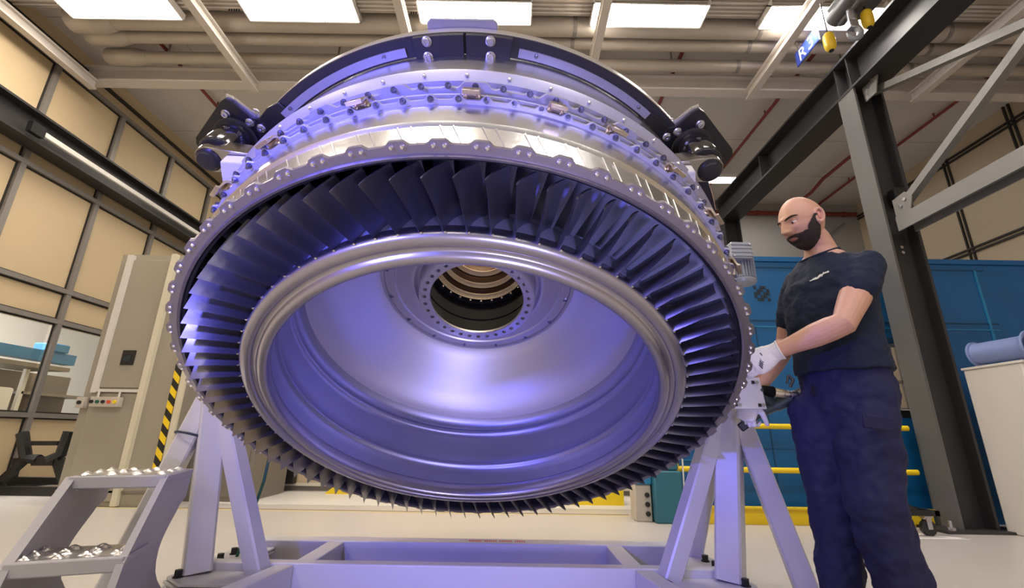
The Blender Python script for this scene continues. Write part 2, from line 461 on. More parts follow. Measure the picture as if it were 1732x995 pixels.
bl = part(blade_mesh(.1, 10, .868, 1.060, rotor_f, .0085), 'blade', M_blade, sharp=60)
for k in range(NB):
    Mx = Matrix.Rotation(math.radians(91.61+k*360/NB), 4, 'Z')
    if k == 0: bl.matrix_local = Mx
    else: copy_part(bl, eng, Mx)
# platforms the blades stand on, and the small bright root pins
part(P(MB(), [(.876,-.02),(.872,.06),(.866,.085),(.85,.09),(.84,.13),(.85,.135),(.852,.30)]), 'blade_platform_ring', M_vane, sharp=45)
pin = MB(); pin.cyl(V((0,0,0)), V((0,0,.006)), .0038, n=10)
pn = part(pin, 'root_pin', M_rivet)
for k in range(NB):
    Mx = Matrix.Translation(LP(.8815, 91.4+k*360/NB, -.036))
    if k == 0: pn.matrix_local = Mx
    else: copy_part(pn, eng, Mx)
# stationary vanes seen between the blades
def vane_f(u, w):
    return 5.2*w - 1.6*4*w*(1-w)*.5, .085+.15*w
vn = part(blade_mesh(.13, 6, .85, 1.098, vane_f, .010), 'vane', M_vane, sharp=60)
for k in range(72):
    Mx = Matrix.Rotation(math.radians(k*5.0), 4, 'Z')
    if k == 0: vn.matrix_local = Mx
    else: copy_part(vn, eng, Mx)

# ---- casing
case = MB()
P(case, [(1.091,.004),(1.100,.02),(1.112,.07),(1.122,.118),(1.128,.124),(1.132,.130),(1.128,.137),(1.124,.142),(1.128,.19),(1.130,.235),(1.132,.262),(1.134,.30),(1.138,.36),(1.142,.42),(1.150,.5),(1.150,.705),(1.12,.71),(1.11,.5),(1.10,.31),(1.10,.27),(.86,.27),(.86,.265),(1.10,.262),(1.098,.10),(1.094,.02)], 216, True)
# slanting ribs on the first belt
for k in range(120):
    t = k*3.0+(k%2)*1.1; 
    p = [LP(1.1015, t, .025), LP(1.1015, t-.34, .025), LP(1.1235, t+1.56, .116), LP(1.1235, t+1.9, .116)]
    q = [LP(1.1040, t-.08, .025), LP(1.1040, t-.26, .025), LP(1.1258, t+1.64, .116), LP(1.1258, t+1.82, .116)]
    case.add(p+q, [(4,5,6,7),(0,1,5,4),(1,2,6,5),(2,3,7,6),(3,0,4,7)])
part(case, 'casing', M_case, sharp=30)
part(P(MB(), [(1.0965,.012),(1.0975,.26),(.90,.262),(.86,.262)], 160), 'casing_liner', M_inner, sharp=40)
def rim_R(th): return 1.1225+.0125*smooth_wave(th/5.6+.22, .46, .16)
def bez(mb, R0, R1, s0, s1): return P(mb, [(R0,s0),(R1,s0),(R1,s1),(R0,s1)], 200, True)
rim = scallop(MB(), 1.0945, rim_R, 0.0, .012, 0, 360, 1080)
P(rim, [(1.087,-.006),(1.0945,-.010),(1.0975,-.004),(1.0975,.01),(1.087,.03)], 216, True)
part(rim, 'rim_flange', M_rim, sharp=30)
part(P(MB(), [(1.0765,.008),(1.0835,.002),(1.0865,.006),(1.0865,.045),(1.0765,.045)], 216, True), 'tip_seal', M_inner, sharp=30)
rv = MB(); rv.lathe([(.0064,0),(.0064,.004),(.004,.007),(.0,.008)], n=10)
r0 = None; n_r = 0
for k in range(64):
    for d in (-.75, .75):
        th = 5.6*(k+.5-.22)+d
        if not (-38 <= th <= 205): continue
        Mx = Matrix.Translation(LP(1.1195, th, 0.0))
        if r0 is None: r0 = part(rv, 'rivet', M_rivet); r0.matrix_local = Mx
        else: copy_part(r0, eng, Mx)
# second flange (bolted, scalloped), third flange, plain studded band
def R_B(th): return 1.1455+.0155*smooth_wave((th-89.7)/4.1+.5, .30, .22)
fb = scallop(MB(), 1.12, R_B, .252, .262, 0, 360, 1260); P(fb, [(1.1255,.236),(1.1295,.236),(1.1335,.252),(1.1255,.252)], 216, True)
part(fb, 'bolt_flange', M_caseb, sharp=30)
def R_C(th):
    x = (th-87.5)/12.4
    return 1.152+.019*smooth_wave(x+.5, .34, .10)+.006*smooth_wave((th-87.5)/4.13+.5, .3, .2)*(1-smooth_wave(x+.5, .34, .10))
part(scallop(MB(), 1.12, R_C, .332, .345, 0, 360, 1260), 'rear_bolt_flange', M_caseb, sharp=30)
part(P(MB(), [(1.13,.400),(1.153,.398),(1.156,.402),(1.1755,.428),(1.177,.434),(1.173,.436),(1.150,.432),(1.13,.432)], 216, True), 'studded_band', M_caseb, sharp=30)
part(P(MB(), [(1.130,.29),(1.1475,.290),(1.1495,.293),(1.1475,.297),(1.130,.297)], 216, True), 'thin_band', M_caseb, sharp=30)
hx = MB(); hx.cyl(V((0,0,0)), V((0,0,.010)), .0082, n=6); hx.cyl(V((0,0,.010)), V((0,0,.018)), .0048, n=12); hx.cyl(V((0,0,-.001)), V((0,0,.002)), .0100, n=20)
bt = None
for k in range(-19, 22):
    th = 89.7+4.1*k
    Mx = Matrix.Translation(LP(1.149, th, .252)) @ Matrix.Rotation(k*.7, 4, 'Z')
    if bt is None: bt = part(hx, 'flange_bolt', M_boltd, sharp=30); bt.matrix_local = Mx
    else: copy_part(bt, eng, Mx)
for k in range(-6, 7):
    for d in (-4.2, 0, 4.1):
        copy_part(bt, eng, Matrix.Translation(LP(1.160, 87.5+12.4*k+d, .332)))
sd = MB(); sd.lathe([(.006,0),(.006,.006),(.004,.010),(.0,.011)], n=10); st = None
for k in range(-9, 10):
    th = 89.1+6.65*k
    Mx = Matrix.Translation(LP(1.167, th, .416))
    if st is None: st = part(sd, 'stud', M_rivet); st.matrix_local = Mx
    else: copy_part(st, eng, Mx)
# plated clips bridging the two flanges
cl = MB()
prof = [(-.030,.000),(.004,.006),(.010,.020),(.010,.052),(.018,.060),(.018,.064),(.004,.062),(.002,.024),(-.004,.012),(-.032,.006)]
cl.prism([(x, z) for x, z in prof], V((0,-.026,0)), (1,0,0), (0,0,1), (0,.052,0))
cl.box((-.018,0,.010), (.016,.030,.020)); cl.cyl(V((-.02,-.02,.0)), V((-.02,-.02,.028)), .007, n=8); cl.cyl(V((-.02,.02,.0)), V((-.02,.02,.028)), .007, n=8)
c0 = None
for th in (148.5, 134.8, 121.4, 104.8, 87.9, 75.1, 65.2, 52.9, 40.5, 27.5):
    Mx = Matrix.Translation(LP(1.163, th, .300)) @ Matrix.Rotation(math.radians(th), 4, 'Z')
    if c0 is None: c0 = part(cl, 'clip', M_clip, sharp=30, bevel=.0015); c0.matrix_local = Mx
    else: copy_part(c0, eng, Mx)

# ================================================================== dark handling ring bolted round the back of the module
ring_t = thing('handling_ring', 'black ring with bolted splice and two trunnion brackets around the back of the turbine', 'support ring', C0, ME)
def rpart(mb, name, m, parent=None, **k): return mb.build(name, m, parent or ring_t, local=True, **k)
rg = ringsec(MB(), [(1.152,.70),(1.220,.70),(1.2225,.703),(1.2225,.752),(1.220,.755),(1.152,.755)], 0, 360, 240, True)
rpart(rg, 'ring_body', M_ringb, sharp=30)
eg = ringsec(MB(), [(1.2225,.704),(1.2250,.706),(1.2250,.750),(1.2225,.752)], 25, 155, 150, True)
rpart(eg, 'edge_highlight', M_edge, sharp=30)  # highlight on the ring's upper edge, painted as a bright strip
XC = -.026                                     # brackets mirror about this local x
for sgn, lab in ((-1, 'L'), (1, 'R')):
    t0, t1 = (101.0, 129.0) if sgn < 0 else (81.0, 53.5)
    sp = ringsec(MB(), [(1.160,.690),(1.1895,.690),(1.1895,.7005),(1.160,.7005)], t0, t1, 60, True)
    rpart(sp, 'face_strip', M_strip, sharp=30)
    for th in ((105.1,126.7) if sgn < 0 else (77.9,56.2)):
        rpart(MB().lathe([(.007,0),(.007,.006),(.0,.008)], LP(1.178, th, .690), LP(1.178, th, .0), 10), 'strip_bolt', M_boltd)
    p0, p1 = (90.6, 99.2) if sgn < 0 else (90.2, 82.4)
    sv = ringsec(MB(), [(1.10,.672),(1.2195,.672),(1.2195,.7005),(1.10,.7005)], p0, p1, 16, True)
    rpart(sv, 'splice_plate', M_ringb, sharp=30, bevel=.002)
    for R in (1.205,1.155,1.117):
        th = math.degrees(math.atan2(1, (-.143 if sgn < 0 else .083)/R))
        w = MB(); w.lathe([(.0175,0),(.0175,.004),(.013,.006),(.013,.014),(.0115,.016),(.006,.016),(.005,.009),(0,.009)], LP(R, th, .672), LP(R, th, 0), 20)
        rpart(w, 'splice_bolt', M_bolt, sharp=30)
tb = MB(); tb.prism([(-.150,1.20),(-.150,1.236),(-.136,1.250),(.092,1.250),(.106,1.236),(.106,1.20)], (0,0,-.775), (1,0,0), (0,1,0), (0,0,.018))
rpart(tb, 'back_tab', M_strip, bevel=.004)
def mx_(x, sgn): return x if sgn < 0 else 2*XC-x
for sgn in (-1, 1):
    X = lambda x: mx_(x, sgn)
    outline = [(-.76,.78),(-.70,.92),(-.745,.965),(-.800,.940),(-.845,.899),(-.868,.905),(-.925,.966),(-.948,.976),(-.972,.962),(-1.132,.815),(-1.142,.79),(-1.132,.755),(-1.02,.655),(-.99,.64)]
    pl = MB(); pl.prism([(X(x), y) for x, y in outline], (0,0,-.718), (1,0,0), (0,1,0), (0,0,.026))
    pt = rpart(pl, 'trunnion_bracket', M_blackp, bevel=.004)
    ln = MB()
    lip = [(-.845,.901),(-.868,.907),(-.925,.968),(-.948,.978)]
    for a_, b_ in zip(lip, lip[1:]): ln.beam(V((X(a_[0]),a_[1],-.707)), V((X(b_[0]),b_[1],-.707)), .024, .004, up=(0,0,1))
    rpart(ln, 'bracket_edge', M_edge, pt)
    for x, y in ((-.966,.917),(-.884,.884),(-.846,.862),(-.808,.838)):
        w = MB(); w.lathe([(.0170,0),(.0170,.004),(.0125,.006),(.0125,.015),(.011,.017),(.006,.017),(.005,.009),(0,.009)], V((X(x),y,-.692)), V((X(x),y,0)), 20)
        rpart(w, 'bracket_bolt', M_bolt, pt, sharp=30)
    cx, cy = X(-.956), .822
    tr = MB(); tr.lathe([(.086,0),(.086,.016),(.081,.022),(.072,.024),(.070,.032),(.070,.165),(.066,.171),(.050,.173),(.048,.19)], V((cx,cy,-.692)), V((cx,cy,0)), 40)
    rpart(tr, 'trunnion', M_blackp, pt, sharp=30)
    sleeve = MB(); sleeve.lathe([(.0705,.040),(.0722,.043),(.0722,.158),(.0705,.161)], V((cx,cy,-.692)), V((cx,cy,0)), 40)
    rpart(sleeve, 'trunnion_sleeve', M_blackg, pt, sharp=30)
    # lever arm from the trunnion back to the casing
    ax, ay = X(-.965), .828; bx_, by_ = X(-.80), .812
    d = V((bx_-ax, by_-ay, 0)).normalized(); nrm = V((-d.y, d.x, 0))
    poly = []
    for k in range(13):
        t = PI/2+PI*k/12; q = V((ax,ay,0))+d*(.050*math.cos(t))+nrm*(.050*math.sin(t)); poly.append((q.x,q.y))
    q = V((bx_,by_,0))-nrm*.042; poly.append((q.x,q.y)); q = V((bx_,by_,0))+nrm*.042; poly.append((q.x,q.y))
    am = MB(); am.prism(poly, (0,0,-.545), (1,0,0), (0,1,0), (0,0,.070))
    arm = rpart(am, 'lever_arm', M_chrome, bevel=.003)
    cp = MB(); cp.lathe([(.045,-.002),(.045,.004),(.038,.010),(.034,.018),(.026,.020),(0,.020)], V((ax,ay,-.475)), V((ax,ay,0)), 32)
    rpart(cp, 'end_cap', M_blackp, arm, sharp=30)
    pd = MB(); po = [(-.915,.765),(-.890,.850),(-.80,.846),(-.725,.850),(-.735,.785),(-.83,.730)]
    pd.prism([(X(x), y) for x, y in po], (0,0,-.475), (1,0,0), (0,1,0), (0,0,.055))
    pp = rpart(pd, 'casing_pad', M_white, bevel=.006)
    rpart(MB().lathe([(.008,0),(.008,.003),(0,.003)], V((X(-.82),.80,-.42)), V((X(-.82),.80,0)), 12), 'pad_screw', M_boltd, pp)
    eb = MB(); c = V((X(-.856),.900,-.712)); eb.cyl(c, c+V((0,.010,0)), .008, n=12)
    eb.tube([c+V((.0+.010*math.cos(t),.018+.010*math.sin(t),0)) for t in [i*2*PI/14 for i in range(15)]], .0035, 8)
    rpart(eb, 'lifting_eye', M_bolt, pt, sharp=40)
# ================================================================== white fabricated stand
CX = -.20
st_t = thing('engine_stand', 'white welded steel stand with splayed legs carrying the turbine', 'stand', (CX, 2.5, FLOOR))
def sp(mb, name, m=None, parent=None, **k): return mb.build(name, m or M_stand, parent or st_t, **k)
PZ = -.62
sp(MB().bx(-1.50, 1.10, 2.87, 2.99, FLOOR+.02, -.585), 'rear_beam', bevel=.006)
sp(MB().bx(-1.46, 1.06, 2.40, 2.47, FLOOR+.02, -.585), 'front_beam', bevel=.006)
for x0, x1, x2, x3 in ((-1.03,-.90,-1.01,-.93), (.53,.66,.56,.64)):
    sp(MB().bx(x0+.02, x1-.02, 2.47, 2.87, FLOOR+.03, -.588), 'cross_beam', bevel=.005)
for s in (-1, 1):
    m = MB(); xo = CX+s*.83; xi = CX+s*.93
    m.beam((xo, 2.40, -.665), (CX+s*.90, 1.95, -.665), .085, .15); sp(m, 'fork_beam', bevel=.006)
    m = MB(); m.bx(CX+s*1.14, CX+s*1.29, 2.10, 3.0, FLOOR+.02, PZ-.028); sp(m, 'side_beam', bevel=.006)
    # thick foot plates with chamfered corners
    X = lambda x: CX+s*x
    def plate(z, g):
        pm = MB(); poly = [(X(.83-g),2.30-g),(X(.83-g),2.46),(X(1.00),2.50),(X(1.10),2.60),(X(1.10),2.92+g),(X(1.30+g),2.92+g),(X(1.30+g),2.30),(X(1.18),2.20-g),(X(.95),2.20-g)]
        return pm.prism(poly, (0,0,z), (1,0,0), (0,1,0), (0,0,.012))
    sp(plate(PZ-.027, .012), 'lower_plate', bevel=.002); up = sp(plate(PZ-.012, 0), 'foot_plate', bevel=.002)
    for x, y in ((.865,2.415),(1.235,2.70),(1.235,2.58),(1.245,2.29)):
        b = MB(); b.cyl(V((X(x),y,PZ)), V((X(x),y,PZ+.030)), .017, n=6); b.cyl(V((X(x),y,PZ)), V((X(x),y,PZ+.005)), .021, n=16)
        sp(b, 'foot_bolt', M_black, up, sharp=30)
    apex = V((X(1.33), 2.45, .20))
    # four splayed box-section legs
    sp(MB().beam(V((X(.935),2.372,PZ)), apex+V((-s*.035,-.02,-.02)), .085, .080, up=(-s*.25,1,0), ch=.008), 'leg')
    sp(MB().beam(V((X(1.215),2.37,PZ)), apex+V((0,-.02,0)), .115, .115, up=(s*.75,1,0), ch=.010), 'leg')
    sp(MB().beam(V((X(1.225),2.83,PZ)), apex+V((0,.05,0)), .075, .075, up=(0,1,0), ch=.008), 'leg')
    foot = V((X(1.50), 2.215, FLOOR+.015)); sp(MB().beam(foot, apex+V((s*.03,0,0)), .090, .090, up=(s*.3,1,0), ch=.008), 'leg')
    fp = MB(); fp.bx(foot.x-.09, foot.x+.09, foot.y-.09, foot.y+.09, FLOOR, FLOOR+.016); sp(fp, 'outrigger_foot')
    # head: short post and pivot block beside the ring
    hd = MB(); hd.beam(apex+V((0,.02,-.06)), V((X(1.36),2.46,.86)), .13, .15, up=(0,1,0), ch=.01); sp(hd, 'post')
    pv = MB(); pv.bx(X(1.245), X(1.41), 2.37, 2.56, .66, .92); sp(pv, 'pivot_block', bevel=.008)
# bolted cover plate low on the right head, as in front of the hands
cpz = MB(); cpz.prism([(.955,.122),(1.108,.122),(1.094,.256),(.965,.256)], (0,2.03,0), (1,0,0), (0,0,1), (0,.020,0))
cpl = sp(cpz, 'cover_plate', M_white, bevel=.002)
cb = MB(); cb.bx(.99, 1.10, 2.30, 2.46, .13, .26); cb.bx(.99,1.02,2.05,2.32,.15,.24); sp(cb, 'cover_box')
for x, z in ((1.062,.235),(1.078,.138),(.975,.138)):
    b = MB(); b.box((x,2.028,z), (.012,.004,.014)); sp(b, 'plate_slot', M_black, cpl)
    b = MB(); b.cyl((x+.016,2.03,z), (x+.016,2.024,z), .008, n=12); sp(b, 'plate_screw', M_bolt, cpl)
# red print on the rear beam
rp = MB(); 
for k in range(26):
    x = -.22+k*.0125
    if k % 7 != 6: rp.box((x, 2.93, -.5846), (.009, .035, .0008))
sp(rp, 'red_print', M_redpr, bpy.data.objects['rear_beam'])

# electric drive motor on the right pivot
mo = thing('electric_motor', 'grey finned electric motor beside the turbine rim in front of the blue enclosure', 'motor', (1.31, 2.45, .66))
ax0 = V((1.29,2.42,.80)); 
b = MB(); b.lathe([(.072,0),(.078,.004),(.078,.20),(.072,.205)], (1.345,2.43,.80), (1.345,2.43,1.2), 32)
for k in range(26):
    t = 2*PI*k/26; c = V((1.345+.084*math.cos(t), 2.43+.084*math.sin(t), .90)); b.box(c, (.022,.005,.19), Matrix.Rotation(t, 3, 'Z'))
mo_b = b.build('finned_body', M_gboltm, mo, sharp=30)
b = MB(); b.bx(1.225,1.375,2.30,2.385,.925,1.055); b.build('terminal_box', M_gboltm, mo, bevel=.006)
b = MB()
for z in (.945,.975,1.005,1.035): b.bx(1.222,1.378,2.294,2.302,z-.004,z+.004)
b.build('box_rib', M_gboltm, mo)
b = MB(); b.lathe([(.086,0),(.096,.006),(.096,.020),(.086,.036),(.03,.05),(0,.05)], (1.345,2.43,.80), (1.345,2.43,.6), 32); b.build('end_bell', M_gboltm, mo, sharp=40)
b = MB(); b.bx(1.20,1.27,2.37,2.49,.82,.93); b.build('mounting_foot', mat('foot_cream', (.62,.55,.45), .5), mo, bevel=.004)
for x, y, z in ((1.24,2.298,.945),(1.36,2.298,1.035)):
    MB().cyl((x,y,z), (x,y-.008,z), .008, n=6).build('box_screw', M_bolt, mo)
mo.scale = (.74,.74,.74); mo.location = (1.265,2.44,.745)

# ================================================================== step ladder, front left
ang = math.radians(20); LA = V((-1.33,1.91,-.17)); lat = V((math.cos(ang), math.sin(ang), 0)); cli = V((-math.sin(ang), math.cos(ang), 0)); UP = V((0,0,1))
WID = .29
ML = Matrix((( lat.x, cli.x, 0, LA.x),(lat.y, cli.y, 0, LA.y),(0,0,1,FLOOR),(0,0,0,1)))
ld = thing('step_ladder', 'light grey two-tread step ladder with dimpled metal treads beside the left stand leg', 'step ladder', LA, ML)
def Q(x, y, z): return LA+lat*x+cli*y+UP*z
fl = FLOOR-LA.z
panel = [(.0,.0),(.36,.0),(.352,-.05),(.335,-.115),(.30,-.128),(.262,-.14)]
# smooth sweep of the rear edge down to the foot
for k in range(1, 13):
    t = k/12; panel.append((.262-.165*math.sin(t*PI/2)**1.2*1.0, -.14-.15*t))
panel += [(.099,-.32),(.118,-.36),(.165,-.40),(.24,-.445),(.30,-.50),(.33,fl),(.20,fl),(.17,-.53),(-.10,-.46),(-.22,fl),(-.46,fl),(-.29,-.31),(-.26,-.245),(-.17,-.16)]
for x in (0, -WID):
    m = MB(); m.prism([(y, z) for y, z in panel], Q(x-.004,0,0), cli, UP, lat*.008)
    pnl = m.build('side_panel', M_ladder, ld, sharp=30)
    e = MB(); 
    fe = [(.0,-.004),(-.17,-.16),(-.26,-.245),(-.29,-.31),(-.46,fl)]
    for a_, b_ in zip(fe, fe[1:]): e.beam(Q(x-.002,a_[0],a_[1]), Q(x-.002,b_[0],b_[1]), .030 if x else .022, .006, up=(0,0,1))
    e.build('front_flange', M_ladder, pnl)
def tread(y0, y1, z, name):
    m = MB(); m.beam(Q(-WID-.004,(y0+y1)/2,z-.016), Q(.012,(y0+y1)/2,z-.016), y1-y0, .026)
    t = m.build(name, M_ladder, ld, bevel=.006)
    n = MB(); n.beam(Q(-WID-.008,y0-.004,z-.026), Q(.004,y0-.004,z-.026), .014, .044); n.build('nosing', M_ladder, t, bevel=.005)
    d = MB(); nx, ny = 64, 44; vs = []; fs = []
    for j in range(ny+1):
        for i in range(nx+1):
            u = i/nx; w = j/ny
            h = .010*max(0, math.sin(u*PI*7.0+ (PI/2 if int(w*6) % 2 else 0)))**1.5*math.sin(min(1,max(0,w*6 % 1))*PI)
            vs.append(Q(-WID+.006+u*(WID-.004), y0+.008+w*(y1-y0-.016), z-.002+h))
    k = nx+1
    for j in range(ny):
        for i in range(nx): fs.append((j*k+i, j*k+i+1, (j+1)*k+i+1, (j+1)*k+i))
    d.add(vs, fs); d.build('grip_surface', M_tread, t, sharp=80)
tread(0, .34, .004, 'top_tread'); tread(-.25, -.05, -.222, 'lower_tread'); tread(-.42, -.24, -.44, 'lower_tread')

# green cable looped round the left leg, and the dark tie on the outer leg
gc = MB(); gc.tube([(-1.73,2.75,-.72),(-1.66,2.72,-.69),(-1.50,2.70,-.70),(-1.40,2.66,-.64),(-1.33,2.60,-.45),(-1.27,2.56,-.25),(-1.27,2.58,-.10)], .008, 8)
gcb = gc.build('green_cable', M_green, sharp=60); tag(gcb, 'thin dark green cable running up behind the left stand legs', 'cable')
tie = MB(); p = V((-1.578,2.387,-.03)); d = (V((CX-1.36,2.45,.2))-V((CX-1.5,2.215,FLOOR))).normalized(); R = rotframe(d)
tie.tube([p+R @ V((.072*math.cos(t)*(1 if True else 1), .072*math.sin(t), 0)) for t in [i*2*PI/24 for i in range(25)]], .006, 8, caps=False)
tb_ = tie.build('cable_tie', M_navytie, sharp=60); tag(tb_, 'dark cord tied round the outer left leg of the white stand', 'cord')
# ================================================================== the hall
CEIL = 5.25; LX = -6.3; RX = 8.0; BY = 9.6
struct(MB().bx(-11, 10, -7, 10.2, FLOOR-.2, FLOOR), 'floor', M_floor)
struct(MB().bx(-6.6, 8.3, -7, 9.8, CEIL, CEIL+.15), 'ceiling', M_ceil)
struct(MB().bx(-6.6, 8.3, BY, BY+.2, FLOOR, CEIL), 'wall_back', M_backw)
struct(MB().bx(RX, RX+.2, -7, BY, FLOOR, CEIL), 'wall_right', M_panelr)
# left wall: panels above and below a glazed strip
wl = MB(); Y0, Y1 = -7, BY
wl.bx(LX-.12, LX, Y0, Y1, 1.36, CEIL); wl.bx(LX-.12, LX, Y0, Y1, FLOOR, .13)
wl.bx(LX-.12, LX, 7.34, Y1, .13, 1.36); wl.bx(LX-.12, LX, Y0, 2.95, .13, 1.36)
wleft = struct(wl, 'wall_left', M_panel)
def mull(mb, parent, m=None, name='mullion'): return mb.build(name, m or M_mull, parent)
LY = [2.95,4.03,5.13,6.22,7.34,8.45]
for y in LY:
    m = MB(); m.bx(LX, LX+.05, y-.035, y+.035, FLOOR, 4.80); mull(m, wleft)
    m = MB(); m.bx(LX, LX+.012, y-.055, y+.055, FLOOR, 4.80); mull(m, wleft, M_mulld, 'mullion_gasket')
for z in (.15, 1.395, 1.825, 3.25, 4.79):
    m = MB(); m.bx(LX, LX+.055, -2, BY, z-.03, z+.03); mull(m, wleft, None, 'transom')
    m = MB(); m.bx(LX, LX+.014, -2, BY, z-.05, z+.05); mull(m, wleft, M_mulld, 'transom_gasket')
m = MB(); m.bx(LX, LX+.05, -2, BY, 4.98, 5.02); mull(m, wleft, M_mulld, 'transom_gasket')
for n, (y0, y1) in enumerate(zip(LY[:4], LY[1:5])):
    g = MB(); g.bx(LX-.075, LX-.065, y0+.03, y1-.03, .17, 1.37); w = struct(g, 'window_%d' % (n+1), M_glass)
struct(MB().bx(LX, LX+.03, -2, BY, FLOOR, FLOOR+.06), 'baseboard_left', M_mulld)
# right wall grid
wright = bpy.data.objects['wall_right']
for y in (1.52,2.69,3.86,5.03,6.2,7.37,8.54):
    m = MB(); m.bx(RX-.03, RX, y-.05, y-.025, FLOOR, CEIL); m.bx(RX-.03, RX, y+.025, y+.05, FLOOR, CEIL); mull(m, wright, M_mulld)
for z in (4.92, 3.18, 1.44, -.1):
    m = MB(); m.bx(RX-.035, RX, 0, BY, z-.05, z-.02); m.bx(RX-.035, RX, 0, BY, z+.02, z+.05); mull(m, wright, M_mulld, 'transom')

# ---- overhead steel: cross beam and beams running away from the viewer
def single(mb, name, m, label, cat, group=None, **k):
    o = mb.build(name, m, **k); return tag(o, label, cat, group)
single(MB().ibeam((-6.28,5.50,4.92), (7.98,5.50,4.92), .16, .26, .03), 'roof_beam', M_beamw, 'long pale roof beam crossing the whole ceiling behind the turbine top', 'beam')
bx_ = [-6.06,-3.74,-1.35,1.02,3.36,5.72]
bl_ = ['pale roof beam along the top of the left wall', 'pale roof beam running away between the first and second lamps from the left', 'pale roof beam just left of the middle ceiling lamp', 'pale roof beam just right of the middle ceiling lamp', 'pale roof beam beside the hanging blue letter sign', 'pale roof beam above the dark cross braces on the right']
for x, l in zip(bx_, bl_):
    single(MB().ibeam((x,1.5,4.72), (x,5.45,4.72), .10, .15, .02), 'ceiling_beam', M_beamw, l, 'beam', 'beams running away under the ceiling')
pl_ = [('thick pale clad duct nearest under the row of ceiling lamps', 4.62, 5.02, .115), ('pale clad pipe, middle of the three under the ceiling', 4.88, 5.03, .085), ('pale clad pipe, furthest of the three from the lamps', 5.20, 4.99, .080)]
for l, y, z, r in pl_:
    t = thing('ceiling_pipe', l, 'pipe', (0, y, z), group='clad pipes across the ceiling')
    MB().cyl((-5.6,y,z), (7.9,y,z), r, n=24).build('pipe_run', M_pipe, t, sharp=40)
    MB().lathe([(r*.9,0),(r*1.45,.06),(r*1.5,.42),(r*1.05,.60)], (-5.75,y,z), (0,y,z), 20).build('insulated_end', M_pipe, t, sharp=50)
    for x in (-3.98,.75,3.1,5.5):
        MB().cyl((x-.025,y,z), (x+.025,y,z), r*1.06, n=24).build('band', M_red if x < -3 and r < .1 else M_mull, t)
    for x in (-4.9,-2.5,-.2,2.2,4.6,6.9): MB().cyl((x,y,z+r*.8), (x,y,CEIL), .012, n=8).build('hanger', M_mull, t)
tray = thing('cable_tray', 'long pale slatted cable tray running in line with the ceiling lamps', 'tray', (0,4.3,4.98))
m = MB(); m.bx(-6.2,7.9,4.19,4.41,4.995,5.01); m.bx(-6.2,7.9,4.17,4.195,4.995,5.08); m.bx(-6.2,7.9,4.405,4.43,4.995,5.08); m.build('channel', M_pipe, tray)
m = MB()
for k in range(4): m.bx(-6.2,7.9,4.20+.055*k,4.22+.055*k,4.975,4.995)
m.build('slat', M_beamw, tray)
for x in (-3.55,-1.30,.95): 
    m = MB()
    for k in range(5): m.cyl((x+.03*k,4.40,4.98), (x+.03*k,4.40,4.955), .008, n=8)
    m.build('cable_ends', M_black, tray)
# ---- ceiling lamps
lamp_l = ['lit strip lamp at the far left of the ceiling row', 'lit strip lamp, second from the left of the ceiling row', 'lit strip lamp above the top of the turbine', 'lit strip lamp, second from the right of the ceiling row', 'lit strip lamp behind the hoist with yellow weights']
for cx, l in zip((-4.82,-2.62,-.50,1.60,3.68), lamp_l):
    t = thing('ceiling_lamp', l, 'lamp', (cx,4.30,4.86), group='strip lamps in the front ceiling row')
    h = MB(); h.prism([(-.17,.0),(-.10,.09),(.10,.09),(.17,.0),(.155,.0),(.09,.075),(-.09,.075),(-.155,.0)], (cx-.69,4.30,4.86), (0,1,0), (0,0,1), (1.38,0,0)); h.build('reflector', M_lampw, t)
    for y in (-.06,.06): MB().cyl((cx-.66,4.30+y,4.895), (cx+.66,4.30+y,4.895), .024, n=14).build('tube', M_glow, t, sharp=60)
    MB().bx(cx-.66,cx+.66,4.21,4.39,4.925,4.93).build('diffuser', M_glow, t)
    for x in (-.69,.675): MB().bx(cx+x,cx+x+.015,4.13,4.47,4.86,4.95).build('end_plate', M_lampw, t)
    for x in (-.25,.25): MB().bx(cx+x-.006,cx+x+.006,4.13,4.47,4.857,4.865).build('louvre', M_lampw, t)
t = thing('ceiling_lamp', 'small lit lamp far back beyond the right trunnion bracket', 'lamp', (4.12,7.95,4.85))
MB().bx(3.86,4.38,7.84,8.06,4.86,4.92).build('housing', M_lampw, t); MB().bx(3.88,4.36,7.86,8.04,4.84,4.86).build('diffuser', M_glow2, t)
# ---- red sprinkler pipes
red = [('red sprinkler pipe along the ceiling beyond the left bracket', -4.96, 3.6, 8.6), ('red sprinkler pipe along the ceiling just right of the turbine top', 2.33, 3.6, 7.6), ('red sprinkler pipe along the ceiling above the right bracket', 4.17, 3.6, 9.4), ('red sprinkler pipe along the ceiling behind the dark column', 6.99, 3.6, 9.4)]
for l, x, y0, y1 in red:
    m = MB(); m.cyl((x,y0,5.15), (x,y1,5.15), .026, n=12)
    for k in range(3): m.cyl((x,y0+.8+2*k,5.15), (x,y0+.8+2*k,5.24), .012, n=8)
    single(m, 'sprinkler_pipe', M_red, l, 'pipe', 'red pipes under the ceiling', sharp=50)
m = MB(); m.tube([(1.0,9.537,4.98),(8.0-.1,9.537,4.98)], .05, 14)
for k in range(7): m.cyl((1.6+k*1.0,9.537,4.98), (1.66+k*1.0,9.537,4.98), .062, n=14)
single(m, 'sprinkler_main', M_red, 'dark red pipe running level across the top of the back wall', 'pipe', sharp=50)
m = MB(); m.tube([(6.3,9.6,5.0),(6.3,8.6,5.0),(6.3,8.2,5.08),(6.3,7.2,5.08),(6.9,7.2,5.08)], .035, 10)
single(m, 'sprinkler_branch', M_red, 'short bent dark red pipe branch above the head of the man', 'pipe', sharp=50)
